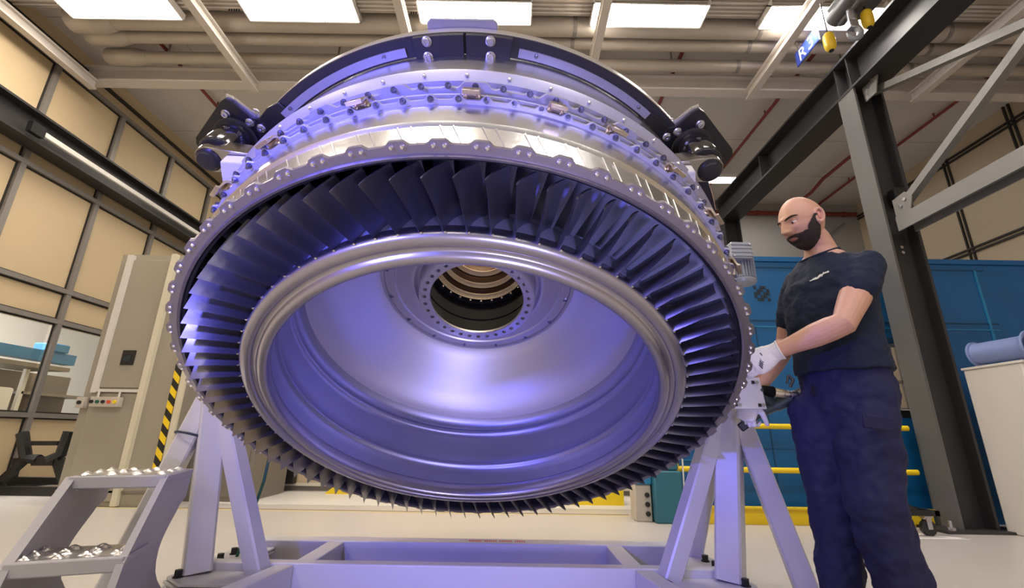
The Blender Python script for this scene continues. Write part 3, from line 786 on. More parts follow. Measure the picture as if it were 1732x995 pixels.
# thin conduits on the back wall
m = MB(); m.tube([(4.9,9.57,4.8),(4.9,9.57,2.6)], .012, 8); single(m, 'wall_conduit', M_beamw, 'thin vertical conduit on the grey back wall above the blue enclosure', 'conduit')
m = MB(); m.tube([(7.05,9.55,4.85),(7.05,9.55,4.35),(7.6,9.55,4.75)], .02, 8); single(m, 'wall_bracket', M_mull, 'small angled bracket on the back wall right of the bald head', 'bracket')

# ---- letter sign
sg = thing('hanging_sign', 'small blue and white hanging sign reading R 3', 'sign', (3.65,4.57,4.6))
MB().bx(3.645,3.660,4.35,4.79,4.60,4.81).build('sign_board', M_signb, sg, bevel=.002)
MB().bx(3.642,3.645,4.365,4.62,4.612,4.798).build('sign_panel', M_signb, sg)
for tx, y in (('R',4.655),('3',4.49)):
    cu = bpy.data.curves.new('letter', 'FONT'); cu.body = tx; cu.size = .24; cu.extrude = .001; cu.align_x = 'CENTER'
    tmp = bpy.data.objects.new('tmp', cu); COL.objects.link(tmp); dg = bpy.context.evaluated_depsgraph_get()
    me = bpy.data.meshes.new_from_object(tmp.evaluated_get(dg)); bpy.data.objects.remove(tmp)
    me.materials.append(M_signw); o = bpy.data.objects.new('letter', me); COL.objects.link(o)
    o.parent = sg
    Mw = Matrix.Translation((3.641, y, 4.622)) @ Matrix(((0,0,-1,0),(-1,0,0,0),(0,1,0,0),(0,0,0,1)))
    o.matrix_local = WORLD[sg.name].inverted() @ Mw
for y in (4.42,4.72): MB().cyl((3.652,y,4.81), (3.652,y,5.25), .005, n=6).build('hanger_wire', M_mull, sg)

# ---- hoist with two yellow pendants
ho = thing('chain_hoist', 'dark chain hoist with a hook and two yellow pendant weights hanging by the gantry beam', 'hoist', (3.25,3.5,3.9))
m = MB(); m.box((3.40,3.5,4.19), (.36,.30,.24), Matrix.Rotation(-.4,3,'Y')); m.cyl((3.27,3.36,4.13), (3.27,3.68,4.13), .085, n=20); m.build('motor_body', M_hoist, ho, bevel=.02)
m = MB(); m.box((3.33,3.34,4.15), (.22,.02,.07), Matrix.Rotation(-.4,3,'Y')); m.build('name_plate', M_signw, ho)
m = MB(); m.cyl((3.30,3.48,4.08), (3.28,3.48,3.90), .045, .040, n=16); m.box((3.27,3.48,3.86), (.09,.07,.09)); m.build('hook_block', M_bolt, ho, bevel=.008)
m = MB(); m.tube([V((3.265+.065*math.cos(t), 3.48, 3.775+.075*math.sin(t))) for t in [PI*.5-k*PI*1.45/14 for k in range(15)]], [.030]*8+[.028,.026,.024,.022,.02,.016,.01], 10); m.build('hook', M_gboltm, ho, sharp=60)
for p, zt in ((at(1467,32,Y=3.45), 4.2), (at(1403,71,Y=3.5), 4.15)):
    m = MB(); m.lathe([(0,-.105),(.028,-.10),(.046,-.075),(.052,-.03),(.052,.03),(.046,.078),(.028,.10),(0,.105)], p, p+V((0,0,1)), 20); w = m.build('pendant', M_hoisty, ho, sharp=50)
    m = MB(); m.cyl(p+V((0,0,-.108)), p+V((0,0,-.09)), .022, n=12); m.build('pendant_button', M_black, w)
    MB().cyl(p+V((0,0,.1)), V((p.x,p.y,zt)), .006, n=6).build('pendant_cord', M_black, ho)
MB().cyl((3.42,3.5,4.25), (3.42,3.5,4.75), .03, n=10).build('suspension_rod', M_hoist, ho)
m = MB(); m.ibeam((2.9,3.5,4.82), (4.1,3.5,4.82), .12, .16, .02); m.build('trolley_rail', M_hoist, ho)
# ================================================================== charcoal gantry frame on the right
ga = thing('gantry_frame', 'charcoal steel gantry with an I-section column, long overhead beam and cross braces', 'gantry', (4.1,4.5,FLOOR))
gp = lambda mb, name, m=M_gantry, parent=None, **k: mb.build(name, m, parent or ga, **k)
# column: two flanges facing left and right, web between
cf = MB(); cf.bx(3.925,3.950,4.37,4.62,FLOOR+.02,3.92); gp(cf, 'column_flange', M_gantry_lit)  # left flange painted paler to carry the light on it
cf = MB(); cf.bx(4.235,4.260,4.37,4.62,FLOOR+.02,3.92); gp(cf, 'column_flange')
gp(MB().bx(3.95,4.235,4.485,4.505,FLOOR+.02,3.92), 'column_web')
bp = gp(MB().bx(3.72,4.46,4.28,4.74,FLOOR,FLOOR+.022), 'base_plate')
for x, y in ((3.80,4.33),(4.36,4.33),(3.80,4.69)):
    m = MB(); m.cyl((x,y,FLOOR+.02), (x,y,FLOOR+.045), .030, n=6); m.cyl((x,y,FLOOR+.045), (x,y,FLOOR+.10), .014, n=10); gp(m, 'anchor_bolt', M_bolt, bp)
bm_ = MB(); bm_.ibeam((4.09,-1.0,4.16), (4.09,8.2,4.16), .34, .48, .03); gp(bm_, 'runway_beam')
for y in (4.40,4.60): gp(MB().bx(3.94,4.25,y-.008,y+.008,3.95,4.37), 'stiffener')
for y in (2.2,6.4):
    gp(MB().bx(3.94,4.25,y-.008,y+.008,3.95,4.37), 'stiffener')
c2 = MB(); c2.ibeam((4.09,7.9,FLOOR), (4.09,7.9,3.92), .26, .30, .025, up=(1,0,0)); gp(c2, 'far_column')
# horizontal member and braces towards the viewer
hb = MB(); hb.ibeam((4.12,4.36,2.17), (4.12,.8,2.17), .16, .19, .018, up=(1,0,0)); gp(hb, 'horizontal_brace', M_brace)
d1 = MB(); d1.beam((4.09,4.33,2.34), (4.09,1.3,3.92), .075, .075, up=(1,0,0)); gp(d1, 'diagonal_brace', M_brace)
d2 = MB(); d2.beam((4.16,4.40,3.88), (4.16,.9,2.45), .075, .075, up=(1,0,0)); gp(d2, 'diagonal_brace', M_brace)
for (y, z) in ((4.31,2.33),(4.33,3.86)):
    gs = MB(); gs.prism([(y+.06,z-.13),(y+.06,z+.12),(y-.10,z+.14),(y-.17,z+.05),(y-.10,z-.13)], (4.045,0,0), (0,1,0), (0,0,1), (.012,0,0)); g_ = gp(gs, 'gusset_plate', M_brace)
    for k in (0,1): gp(MB().cyl((4.045,y-.03-.06*k,z+.01+.05*k), (4.032,y-.03-.06*k,z+.01+.05*k), .018, n=8), 'gusset_bolt', M_bolt, g_)
for z in (2.02,2.08):
    for x in (4.0,4.12): gp(MB().cyl((x,4.485,z-.12), (x,4.47,z-.12), .018, n=8), 'web_bolt', M_bolt)
jb = MB(); jb.box((4.15,4.40,2.52), (.12,.10,.16)); gp(jb, 'cable_box', M_black)

# ================================================================== blue enclosure behind the man
EY = 4.80
en = thing('blue_enclosure', 'long blue panelled machine enclosure behind the man', 'enclosure', (4,EY,FLOOR))
ep = lambda mb, name, m=M_blue, parent=None, **k: mb.build(name, m, parent or en, **k)
OX0, OX1 = 3.05, 4.36
ep(MB().bx(1.55,OX0,EY,EY+.16,FLOOR,1.93), 'wall_panel'); ep(MB().bx(OX1,8.0,EY,EY+.16,FLOOR,1.93), 'wall_panel')
ep(MB().bx(OX0,OX1,EY,EY+.16,1.00,1.93), 'upper_panel'); ep(MB().bx(OX0,OX1,EY,EY+.16,FLOOR,.22), 'lower_panel')
ep(MB().bx(OX0,OX1,EY-.005,EY+.2,.985,1.05), 'opening_head', M_blued)
ep(MB().bx(1.55,8.0,EY-.02,EY+.18,1.90,1.955), 'top_cap')
for z in (1.83,1.22,1.15): ep(MB().bx(1.55,OX1+.9,EY-.006,EY,z-.006,z+.006), 'seam', M_blued if z != 1.15 else M_bluel)
for x in (2.15,2.62,4.55): ep(MB().bx(x-.005,x+.005,EY-.006,EY,FLOOR,1.15), 'seam', M_blued)
ep(MB().bx(5.15,5.17,EY-.012,EY,.3,1.83), 'seam', M_bluel)
ep(MB().bx(1.55,3.9,EY-.006,EY,-.10,-.092), 'seam', M_blued)
gr_ = MB()
for i in range(5):
    for j in range(5):
        if (i+2*j) % 3: gr_.bx(2.66+.035*i,2.69+.035*i,EY-.006,EY,1.44+.035*j,1.47+.035*j)
ep(gr_, 'vent_plate', M_decal)
for x in (1.72,2.0,2.42,2.95,3.55): 
    m = MB(); m.bx(x-.01,x+.10,EY-.012,EY,-.22,-.21); m.bx(x+.09,x+.10,EY-.012,EY,-.45,-.21); ep(m, 'door_latch', M_bluel)
MB().bx(3.06,4.34,EY+.02,EY+.14,.22,.30).build('black_sill', M_black, en)
for x in (3.9,4.0): MB().cyl((x,EY+.05,.30),(x,EY+.05,.36),.03,n=10).build('sill_fitting', M_gboltm, en)
# yellow guard rail in front
ra = thing('guard_rail', 'yellow two-bar guard rail with kick plate in front of the blue enclosure', 'railing', (2.6,4.62,FLOOR))
RY = 4.62
for z in (.115,-.285):
    m = MB(); m.tube([(1.56,RY,z),(3.86,RY,z)], .026, 14); m.build('rail', M_yellow, ra, sharp=60)
for x in (1.56,3.3): 
    m = MB(); m.bx(x-.035,x+.035,RY-.03,RY+.03,FLOOR,.14 if x > 2 else -.22); m.build('post', M_yellow, ra, bevel=.004)
m = MB(); m.bx(1.75,3.90,RY-.02,RY+.02,FLOOR,FLOOR+.135); m.bx(1.75,3.90,RY-.06,RY+.02,FLOOR+.135,FLOOR+.15); m.build('kick_plate', M_yellow, ra)
# teal machine at the left end
te = thing('teal_pump_unit', 'small teal and blue machine unit on the floor behind the right stand legs', 'machine', (1.42,4.75,FLOOR))
m = MB(); m.bx(1.34,1.60,4.55,4.85,FLOOR,-.30); m.build('teal_body', M_teal, te, bevel=.015)
m = MB(); m.bx(1.37,1.58,4.56,4.80,-.30,-.21); m.build('body_cap', M_teal, te, bevel=.02)
m = MB(); m.bx(1.18,1.34,4.62,4.85,-.43,-.20); m.build('blue_box', M_bluel, te, bevel=.01)
m = MB(); m.bx(1.18,1.33,4.64,4.84,FLOOR,-.43); m.build('pale_block', M_drawer, te, bevel=.008)
for z in (-.68,-.60,-.52): MB().cyl((1.29,4.64,z), (1.29,4.625,z), .022, n=12).build('port', M_black, te)
m = MB(); m.tube([(1.52,4.6,-.22),(1.57,4.58,-.14),(1.63,4.58,-.2),(1.62,4.58,-.5)], .008, 8); m.build('hose', M_lampw, te, sharp=60)

# ================================================================== right: drawer cabinet, pipe, dolly
dc = thing('drawer_cabinet', 'off-white workshop drawer cabinet at the right edge beside the dark column', 'cabinet', (4.85,4.1,FLOOR))
m = MB(); m.bx(4.30,5.30,3.84,4.36,FLOOR,.655); m.build('body', M_steelw, dc, bevel=.012)
for k in range(7):
    z0 = -.72+k*.19; d_ = MB(); d_.bx(4.36,5.26,3.822,3.842,z0,z0+.165); dr = d_.build('drawer', M_drawer, dc, bevel=.004)
    h = MB(); h.bx(4.40,5.22,3.800,3.824,z0+.128,z0+.150); h.build('drawer_handle', M_drawer, dr, bevel=.004)
m = MB(); m.bx(4.29,5.31,3.82,4.37,.645,.668); m.build('top_plate', M_steelw, dc, bevel=.004)
fp_ = thing('flanged_pipe', 'dusty blue plastic pipe with a flange at each end lying on the drawer cabinet', 'pipe', (4.6,4.1,.668))
pa, pb = V((4.44,4.34,.800)), V((4.51,3.99,.806)); dd = (pb-pa).normalized()
m = MB(); m.lathe([(.115,0),(.115,.018),(.098,.022),(.098,.36),(.104,.40),(.132,.425),(.137,.43),(.137,.445),(.128,.447),(.088,.42),(.086,.02),(.086,0)], pa, pb, 40, closed=True); m.build('pipe_body', M_pipeb, fp_, sharp=40)
lb = MB(); lb.bx(5.0,5.22,4.0,4.25,.668,.80); o = lb.build('lilac_box', mat('lilac_plastic', (.50,.46,.66), .5), bevel=.01); tag(o, 'pale lilac box on the drawer cabinet right of the blue pipe', 'box')
do = thing('dolly', 'low black wheeled dolly parked in front of the column base', 'dolly', (3.45,4.33,FLOOR))
m = MB(); m.bx(2.95,3.62,4.20,4.24,-.60,-.56); m.bx(2.95,3.62,4.42,4.46,-.60,-.56); m.bx(3.58,3.62,4.20,4.46,-.60,-.56); m.bx(2.95,2.99,4.20,4.46,-.60,-.56); m.build('frame', M_black, do)
m = MB(); m.beam((2.95,4.22,-.30), (3.45,4.22,-.57), .035, .035); m.build('strut', M_black, do)
m = MB(); m.beam((2.98,4.40,-.15), (3.12,4.40,-.56), .035, .035); m.build('strut', M_black, do)
m = MB(); m.bx(3.12,3.34,4.40,4.43,-.56,-.42); m.build('bracket_plate', M_mull, do)
for x, y in ((3.50,4.21),(3.05,4.21),(3.50,4.44)):
    m = MB(); m.cyl((x,y-.018,-.69), (x,y+.018,-.69), .060, n=24); wh = m.build('wheel', M_black, do, sharp=40)
    m = MB(); m.bx(x-.02,x+.02,y-.028,y-.020,-.70,-.60); m.bx(x-.02,x+.02,y+.020,y+.028,-.70,-.60); m.bx(x-.035,x+.035,y-.028,y+.028,-.615,-.60); m.build('fork', M_bolt, do)
# floor markings and the long rail groove
def line(pts, w, name, m, label, cat):
    mb = MB()
    for a_, b_ in zip(pts, pts[1:]): mb.beam(V(a_), V(b_), w, .002)
    o = mb.build(name, m); o['kind'] = 'structure'; return o
zf = FLOOR+.001
line([(3.05,4.10,zf),(3.72,4.10,zf),(3.05,4.52,zf)], .035, 'trim_1', M_lampw, '', '')
line([(-4.6,5.02,zf),(1.2,5.02,zf)], .035, 'trim_2', mat('groove_brown', (.22,.17,.10), .5), '', '')
line([(-4.2,4.955,zf),(1.2,4.955,zf)], .03, 'trim_3', mat('faded_yellow_line', (.66,.54,.22), .45), '', '')
struct(MB().bx(-3.2,1.55,5.35,6.45,FLOOR,FLOOR+.004), 'trim_4', mat('pit_cover_white', (.70,.68,.65), .35))

# ================================================================== left: tall machine cabinets, trestle, wall strip light
ca = thing('tall_cabinet', 'tall taupe machine cabinet with control panel on the left', 'cabinet', (-4.0,5.5,FLOOR))
cp_ = lambda mb, name, m=M_cab, parent=None, **k: mb.build(name, m, parent or ca, **k)
cp_(MB().bx(-4.56,-3.62,5.02,6.0,FLOOR,1.95), 'body')
cp_(MB().bx(-4.46,-3.98,5.0,5.02,.42,1.88), 'upper_door', bevel=.004); cp_(MB().bx(-4.46,-3.98,5.0,5.02,-.70,.36), 'lower_door', bevel=.004)
cp_(MB().bx(-4.46,-4.40,4.97,5.02,.36,1.93), 'light_bar', M_steelw); cp_(MB().bx(-4.40,-3.95,4.975,5.02,.37,.40), 'light_bar', M_steelw)
cp_(MB().bx(-3.955,-3.895,4.97,5.02,-.74,1.95), 'corner_post', M_cabl)
cp_(MB().bx(-4.56,-3.62,5.0,5.02,-.62,-.60), 'plinth_line', M_cabd)
cp_(MB().bx(-4.24,-4.10,4.99,5.02,.66,.82), 'gauge_window', M_black); cp_(MB().bx(-4.205,-4.135,4.985,4.99,.70,.76), 'gauge_face', M_decal)
pn = cp_(MB().bx(-4.40,-4.10,4.93,5.0,.215,.315), 'button_panel', M_drawer, bevel=.004)
for k, mm in enumerate((M_black, M_green, M_black, M_orange, M_yellow)):
    cp_(MB().cyl((-4.375+k*.06,4.93,.265), (-4.375+k*.06,4.915,.265), .018, n=12), 'push_button', mm, pn)
cp_(MB().bx(-4.55,-4.47,4.94,5.02,.20,.31), 'switch_box', M_drawer, bevel=.004); cp_(MB().cyl((-4.51,4.94,.255), (-4.51,4.925,.255), .02, n=12), 'switch_knob', M_black)
for x in (-4.36,-4.14): cp_(MB().cyl((x,4.97,.31), (x,4.97,.38), .01, n=8), 'conduit', M_steelw)
hz = MB(); hz.bx(-.035,.035,-.005,.005,0,1.75)
hzo = thing('hazard_post', 'black and yellow striped edge guard on the right corner of the tall cabinet', 'edge guard', (-3.60,5.0,FLOOR))
hzp = hz.build('striped_strip', M_hazard, hzo, local=True)
MB().bx(-3.555,-3.50,5.0,5.03,FLOOR,1.0).build('guard_angle', M_cabl, hzo)
cb2 = thing('side_cabinet', 'darker olive-grey machine cabinet set back right of the hazard stripe', 'cabinet', (-3.2,5.9,FLOOR))
MB().bx(-3.60,-2.85,5.45,6.3,FLOOR,1.5).build('body', M_cabd, cb2, bevel=.01)
MB().bx(-3.55,-2.90,5.44,5.45,-.7,1.4).build('door', M_cabd, cb2, bevel=.003)
# beige partition and small fittings behind the wheel
pw = thing('beige_partition', 'low beige partition panel behind the turbine near the floor', 'partition', (-1.0,6.65,FLOOR))
MB().bx(-3.6,1.6,6.6,6.7,FLOOR+.09,1.9).build('panel', M_panel, pw); MB().bx(-3.6,1.6,6.57,6.7,FLOOR,FLOOR+.09).build('skirting', M_cabd, pw)
MB().bx(-3.6,1.6,6.55,6.57,FLOOR+.06,FLOOR+.10).build('skirting_rail', M_cabl, pw)
for x in (-2.1,): MB().bx(x-.13,x+.13,6.5,6.6,FLOOR+.1,FLOOR+1.9).build('post', M_cab, pw)
o = MB().bx(-3.02,-2.82,6.45,6.56,-.66,-.45).build('black_box', M_black, bevel=.01); tag(o, 'small black box standing against the beige partition', 'box')
for i, (x0, x1, y, l) in enumerate(((-2.32,-1.93,6.25,'yellow ramp plate on the floor by the olive post'),(-1.70,-1.53,6.25,'first small yellow wedge right of the yellow ramp plate'),(-1.50,-1.30,6.25,'second small yellow wedge right of the yellow ramp plate'))):
    m = MB(); m.prism([(x0,0),(x1,0),(x1-.05,.035) if i == 0 else ((x0+x1)/2+.04,.10),(x0+.13,.10) if i == 0 else ((x0+x1)/2-.04,.10)], (0,y,FLOOR+.004), (1,0,0), (0,0,1), (0,.12,0))
    o = m.build('ramp_plate' if i == 0 else 'yellow_wedge', M_yellow); tag(o, l, 'ramp' if i == 0 else 'wedge')
m = MB(); m.prism([(.45,0),(1.30,0),(1.30,.26),(1.05,.24)], (0,5.62,FLOOR+.004), (1,0,0), (0,0,1), (0,.3,0)); o = m.build('yellow_ramp', M_yellow); tag(o, 'yellow sloped ramp left of the teal machine unit', 'ramp')

# black trestle by the left wall
trs = thing('trestle_stand', 'black cradle trestle with sloping legs by the left wall', 'trestle', (-5.55,5.75,FLOOR))
def T(u, v, Y=5.75): return at(u, v, Y=Y)
for a_, b_, c_ in (((38,733),(44,775),(66,778)),((118,730),(104,768),(84,778))):
    m = MB(); m.tube([T(*a_), T(*b_), T(*c_)], .06, 8); m.build('cradle_arm', M_black, trs, sharp=40)
m = MB(); m.beam(T(60,780), T(96,780), .09, .10); m.beam(T(55,750), T(100,750,), .05, .05); m.build('cradle_bar', M_black, trs)
for a_, b_ in (((50,772),(-20,838)),((96,778),(112,835))):
    q = T(*b_); q.z = FLOOR+.04; m = MB(); m.beam(T(*a_), q, .07, .07); m.build('leg', M_black, trs)
for a_, b_, Y in (((30,775),(15,835),6.0),((100,770),(125,835),6.0)):
    q = T(*b_, Y); q.z = FLOOR+.04; m = MB(); m.beam(T(*a_, Y), q, .06, .06); m.build('leg', M_black, trs)
m = MB(); m.beam((-6.2,5.72,FLOOR+.05), (-4.8,5.72,FLOOR+.05), .08, .09); m.beam((-6.2,6.0,FLOOR+.13), (-4.85,6.0,FLOOR+.13), .07, .08); m.build('foot_bar', M_black, trs)

# dark crane rail with a strip light along the left wall
rl = thing('crane_rail', 'dark horizontal crane rail fixed along the left wall', 'rail', (-6.1,5.0,3.4))
m = MB(); m.ibeam((-6.10,1.0,3.60), (-6.10,9.4,3.60), .26, .40, .03); m.build('rail_beam', M_gantry, rl)
for y in (3.0,5.13,7.34): MB().bx(-6.29,-6.2,y-.06,y+.06,3.45,3.78).build('wall_bracket', M_gantry, rl)
sl_ = thing('strip_light', 'long thin white strip light under the crane rail on the left wall', 'lamp', (-5.93,6.3,3.45))
MB().bx(-5.972,-5.92,4.95,8.2,3.50,3.57).build('tube_cover', mat('strip_cover', (.72,.70,.66), .3), sl_, bevel=.01)
MB().bx(-5.97,-5.90,4.78,4.95,3.46,3.60).build('end_box', M_black, sl_)
# room behind the left windows
struct(MB().bx(-10.6,-10.5,0,12,FLOOR,4.0), 'wall_annexe', M_roomw)
cr = thing('annexe_crane', 'blue crane beam seen through the left windows', 'crane', (-7.4,6.0,.95))
m = MB(); m.beam((-7.25,3.6,1.05), (-7.25,7.55,1.05), .20, .16); m.build('beam', M_roomblue, cr)
m = MB(); m.bx(-7.40,-7.10,7.05,7.35,1.13,1.26); m.build('motor_box', M_roomblue, cr, bevel=.02)
m = MB(); m.bx(-7.9,-7.15,3.6,7.5,.86,.92); m.build('deck', M_cabd, cr)
for y in (5.9,6.1): MB().cyl((-7.6,y,-.3), (-7.6,y,2.4), .025, n=8).build('post', M_roomblue, cr)
mc = thing('annexe_machine', 'white machine with dark blue bars seen through the left windows', 'machine', (-7.6,6.2,FLOOR))
m = MB(); m.bx(-8.3,-7.3,3.8,6.9,FLOOR,.55); m.build('housing', M_roomw, mc, bevel=.03)
for k in range(9):
    y = 4.3+k*.22; MB().bx(-7.29,-7.22,y-.045,y+.045,-.1,.42).build('bar', mat('bar_violet', (.03,.03,.16), .5), mc)
MB().tube([(-7.2,4.0,.62),(-7.2,4.6,.66),(-7.2,5.2,.55),(-7.2,6.0,.60)], .05, 10).build('white_hose', M_lampw, mc, sharp=60)
MB().cyl((-7.2,3.6,.20), (-7.2,7.6,.20), .022, n=10).build('teal_hose', mat('teal_hose', (.02,.20,.26), .4), mc)
sh = thing('annexe_shelf', 'dark storage rack behind the window left of the tall cabinet', 'rack', (-7.5,7.6,FLOOR))
m = MB(); m.bx(-7.9,-7.85,7.1,8.3,FLOOR,.85); m.build('back', M_cabd, sh)
for z in (-.1,.2,.5): MB().bx(-7.85,-7.4,7.1,8.3,z-.02,z+.02).build('shelf', M_mull, sh)
for y in (7.1,8.3): MB().bx(-7.45,-7.40,y-.03,y+.03,FLOOR,.85).build('upright', M_roomw, sh)
# far right corner seen through the enclosure opening
pt_ = thing('far_partition', 'cream gridded partition seen through the opening in the blue enclosure', 'partition', (7.0,8.6,FLOOR))
MB().bx(5.2,7.9,8.6,8.68,FLOOR,2.3).build('panel', M_panelr, pt_)
for x in (5.6,6.5,7.3): MB().bx(x-.03,x+.03,8.58,8.6,FLOOR,2.3).build('mullion', M_mull, pt_)
for z in (.55,1.05): MB().bx(5.2,7.9,8.58,8.6,z-.025,z+.025).build('transom', M_mull, pt_)
wb = MB(); wb.bx(6.62,7.2,8.2,8.24,FLOOR,.52); o = wb.build('white_board', M_roomw, bevel=.01); tag(o, 'white board standing behind the opening in the blue enclosure', 'board')
# ================================================================== the man
man = thing('person', 'person with shaved head and beard in navy T-shirt, trousers and white gloves, holding a tool', 'person', (1.33,1.9,FLOOR))
a1 = math.radians(14); BF = V((-math.cos(a1), -math.sin(a1), 0)); BL = V((math.sin(a1)*1, -math.cos(a1), 0)); Z = V((0,0,1))   # forward, left
def remesh(v, sm=4, fac=.5):
    def f(o):
        r = o.modifiers.new('remesh', 'REMESH'); r.mode = 'VOXEL'; r.voxel_size = v; r.use_smooth_shade = True
        s = o.modifiers.new('smooth', 'SMOOTH'); s.factor = fac; s.iterations = sm
    return f
def wrinkle(strength, size):
    def f(o):
        t = bpy.data.textures.new('cloth_folds', 'CLOUDS'); t.noise_scale = size
        d = o.modifiers.new('folds', 'DISPLACE'); d.texture = t; d.strength = strength; d.mid_level = .5; d.texture_coords = 'LOCAL'
    return f
def sec(c, w, d, ax=BL, ay=BF): return (c, ax, w, ay, d)

# ---- head, in its own frame
HC = V((1.298,1.865,.928))
az = math.radians(10); pt_down = math.radians(15)
hf = V((-math.cos(az)*math.cos(pt_down), -math.sin(az)*math.cos(pt_down), -math.sin(pt_down)))
hl = V((math.sin(az), -math.cos(az), 0)).normalized()
roll_h = math.radians(3)
hu = hf.cross(hl).normalized()
def HP(f, l, u): return HC+hf*f+hl*l+hu*u
def g(x, s): return math.exp(-(x/s)**2)
def head_pt(az_, el, off=0.0):
    """az_: 0 = face, +left; el: -90..90"""
    ca, sa, ce, se = math.cos(az_), math.sin(az_), math.cos(el), math.sin(el)
    f, l, u = .098*ca*ce, .0765*sa*ce, .122*se
    # skull: fuller at the back and top
    if f < 0: f *= 1.06
    if u > 0: l *= 1+.05*g(u-.05, .05)
    # face plane and jaw
    if u < .02:
        t = min(1, (.02-u)/.14)
        l *= 1-.20*t**2
        if f < 0: f *= 1-.55*t**1.2
        else: f *= 1+.02*t
    fr = max(0, ca*ce) ** .5 if ca*ce > 0 else 0
    if ca > 0:
        w = max(0, ca)
        f += .007*g(u-.026, .011)*g(l, .050)*w                      # brow
        for sd in (-1, 1):
            f -= .017*g(u-.004, .013)*g(l-sd*.032, .017)*w          # sockets
            f += .006*g(u+.022, .020)*g(l-sd*.045, .018)*w          # cheekbone
        nose = max(0, min(1, (.022-u)/.055)) if u > -.036 else max(0, 1-(-.036-u)/.010)
        f += (.007+.029*nose)*g(l, .0085+.0055*nose)*w*(1 if u < .028 else max(0, 1-(u-.028)/.01))*(1 if u > -.047 else 0)
        for sd in (-1, 1): f += .010*g(u+.035, .009)*g(l-sd*.0145, .007)*w
        f += .006*g(u+.062, .006)*g(l, .024)*w+.005*g(u+.073, .006)*g(l, .020)*w
        f -= .004*g(u+.0675, .003)*g(l, .024)*w
        f += .012*g(u+.100, .018)*g(l, .026)*w
        f -= .004*g(u+.084, .008)*g(l, .03)*w
    p = V((f, l, u))
    if off: p += p.normalized()*off
    return p
def head_grid(mb, n=220, m=170):
    vs = []; fs = []
    for j in range(m+1):
        el = -PI/2+PI*j/m
        for i in range(n):
            p = head_pt(2*PI*i/n, el); vs.append(HP(*p))
    for j in range(m):
        for i in range(n): fs.append((j*n+i, j*n+(i+1) % n, (j+1)*n+(i+1) % n, (j+1)*n+i))
    return mb.add(vs, fs)
body = MB(); head_grid(body)
# ears
def ear(mb, sd):
    for k in range(9):
        pass
    pts = []
    for t in [k*2*PI/16 for k in range(17)]:
        pts.append(HP(-.012+.017*math.cos(t)-.006*math.sin(t), sd*(.077+.010*(1-math.cos(t))*.5), -.002+.031*math.sin(t)))
    mb.tube(pts, .0062, 8, caps=False)
    Rm = Matrix((hf, hl, hu)).transposed()
    mb.ellipsoid(HP(-.010, sd*.076, -.004), (.015, .005, .027), Rm, 12, 8)
    mb.ellipsoid(HP(-.003, sd*.076, -.033), (.008, .006, .010), Rm, 10, 8)
for sd in (-1, 1): ear(body, sd)
# neck and trunk
NB_ = V((1.375,1.895,.735))
body.loft([sec(HP(-.025,0,-.07), .058, .062), sec((HP(-.025,0,-.07)+NB_)/2+V((.012,0,.004)), .062, .064), sec(NB_, .080, .074), sec(NB_+V((0,0,-.05)), .11, .085)], 24)
tc = V((1.375,1.90,0))
def TC(z, dx=0): return V((1.375+dx, 1.90, z))
trunk = [(.10,.150,.105),(.22,.160,.105),(.34,.150,.098),(.46,.158,.105),(.58,.172,.112),(.67,.172,.105),(.73,.12,.08)]
body.loft([sec(TC(z), w, d) for z, w, d in trunk], 28)
# arms (left = nearer the viewer)
SL = V((1.428,1.735,.655)); EL = V((1.262,1.69,.424)); WL = V((1.068,1.845,.335))
SR = V((1.352,2.075,.672)); ER = V((1.300,2.135,.43)); WR = at(1270,674,Y=2.10)
def arm(mb, S, E_, W_):
    d1 = (E_-S); d2 = (W_-E_)
    mb.limb([S, S+d1*.3, S+d1*.55, S+d1*.82, E_, E_+d2*.18, E_+d2*.40, E_+d2*.72, W_], [.058,.058,.055,.047,.045,.047,.046,.035,.030], 18)
arm(body, SL, EL, WL); arm(body, SR, ER, WR)
# legs inside the trousers, feet
HL = V((1.380,1.82,.10)); KL = V((1.303,1.78,-.20)); AL = V((1.395,1.795,-.655))
HR = V((1.305,1.985,.10)); KR = V((1.272,1.965,-.20)); AR = V((1.272,1.995,-.655))
for H_, K_, A_ in ((HL,KL,AL),(HR,KR,AR)):
    body.limb([H_, (H_+K_)/2, K_, K_*.65+A_*.35, A_], [.078,.068,.052,.052,.038], 16)

# ---- hands
def hand(mb, W_, pdir, ndir, fingers, thumb, sc=1.0, rad=1.0, left=False):
    """W_ wrist, pdir palm direction, ndir out of the back of the hand; fingers: list of (bend1,bend2,bend3)"""
    p = pdir.normalized(); n = (ndir-p*ndir.dot(p)).normalized(); s = (p.cross(n) if left else n.cross(p)).normalized(); sg = -1 if left else 1
    mb.loft([(W_, s, .031*rad, n, .024*rad), (W_+p*.03*sc, s, .038*rad, n, .023*rad), (W_+p*.062*sc, s, .043*rad, n, .021*rad), (W_+p*.088*sc, s, .042*rad, n, .017*rad)], 18)
    for k, (b, ln) in enumerate(zip(fingers, (.92,1.0,.95,.76))):
        base = W_+p*(.086-.006*abs(k-1.2))*sc+s*(.031-.0205*k)*sc
        d = p.copy(); pts = [base-p*.02, base]; q = base
        for seg, bend in zip((.043,.027,.022), b):
            d = Matrix.Rotation(sg*math.radians(bend), 3, s) @ d
            q = q+d*seg*ln*sc; pts.append(q)
        mb.limb(pts, [.0098*rad,.0100*rad,.0093*rad,.0086*rad,.0074*rad], 10)
    tb0 = W_+p*.028*sc+s*.030*sc; d = thumb[0].normalized(); t1 = tb0+d*.042*sc; d2 = thumb[1].normalized(); t2 = t1+d2*.032*sc; t3 = t2+d2*.024*sc
    mb.limb([tb0-s*.012, tb0, t1, t2, t3], [.013*rad,.0145*rad,.0115*rad,.0102*rad,.0085*rad], 10)
    return p, n, s
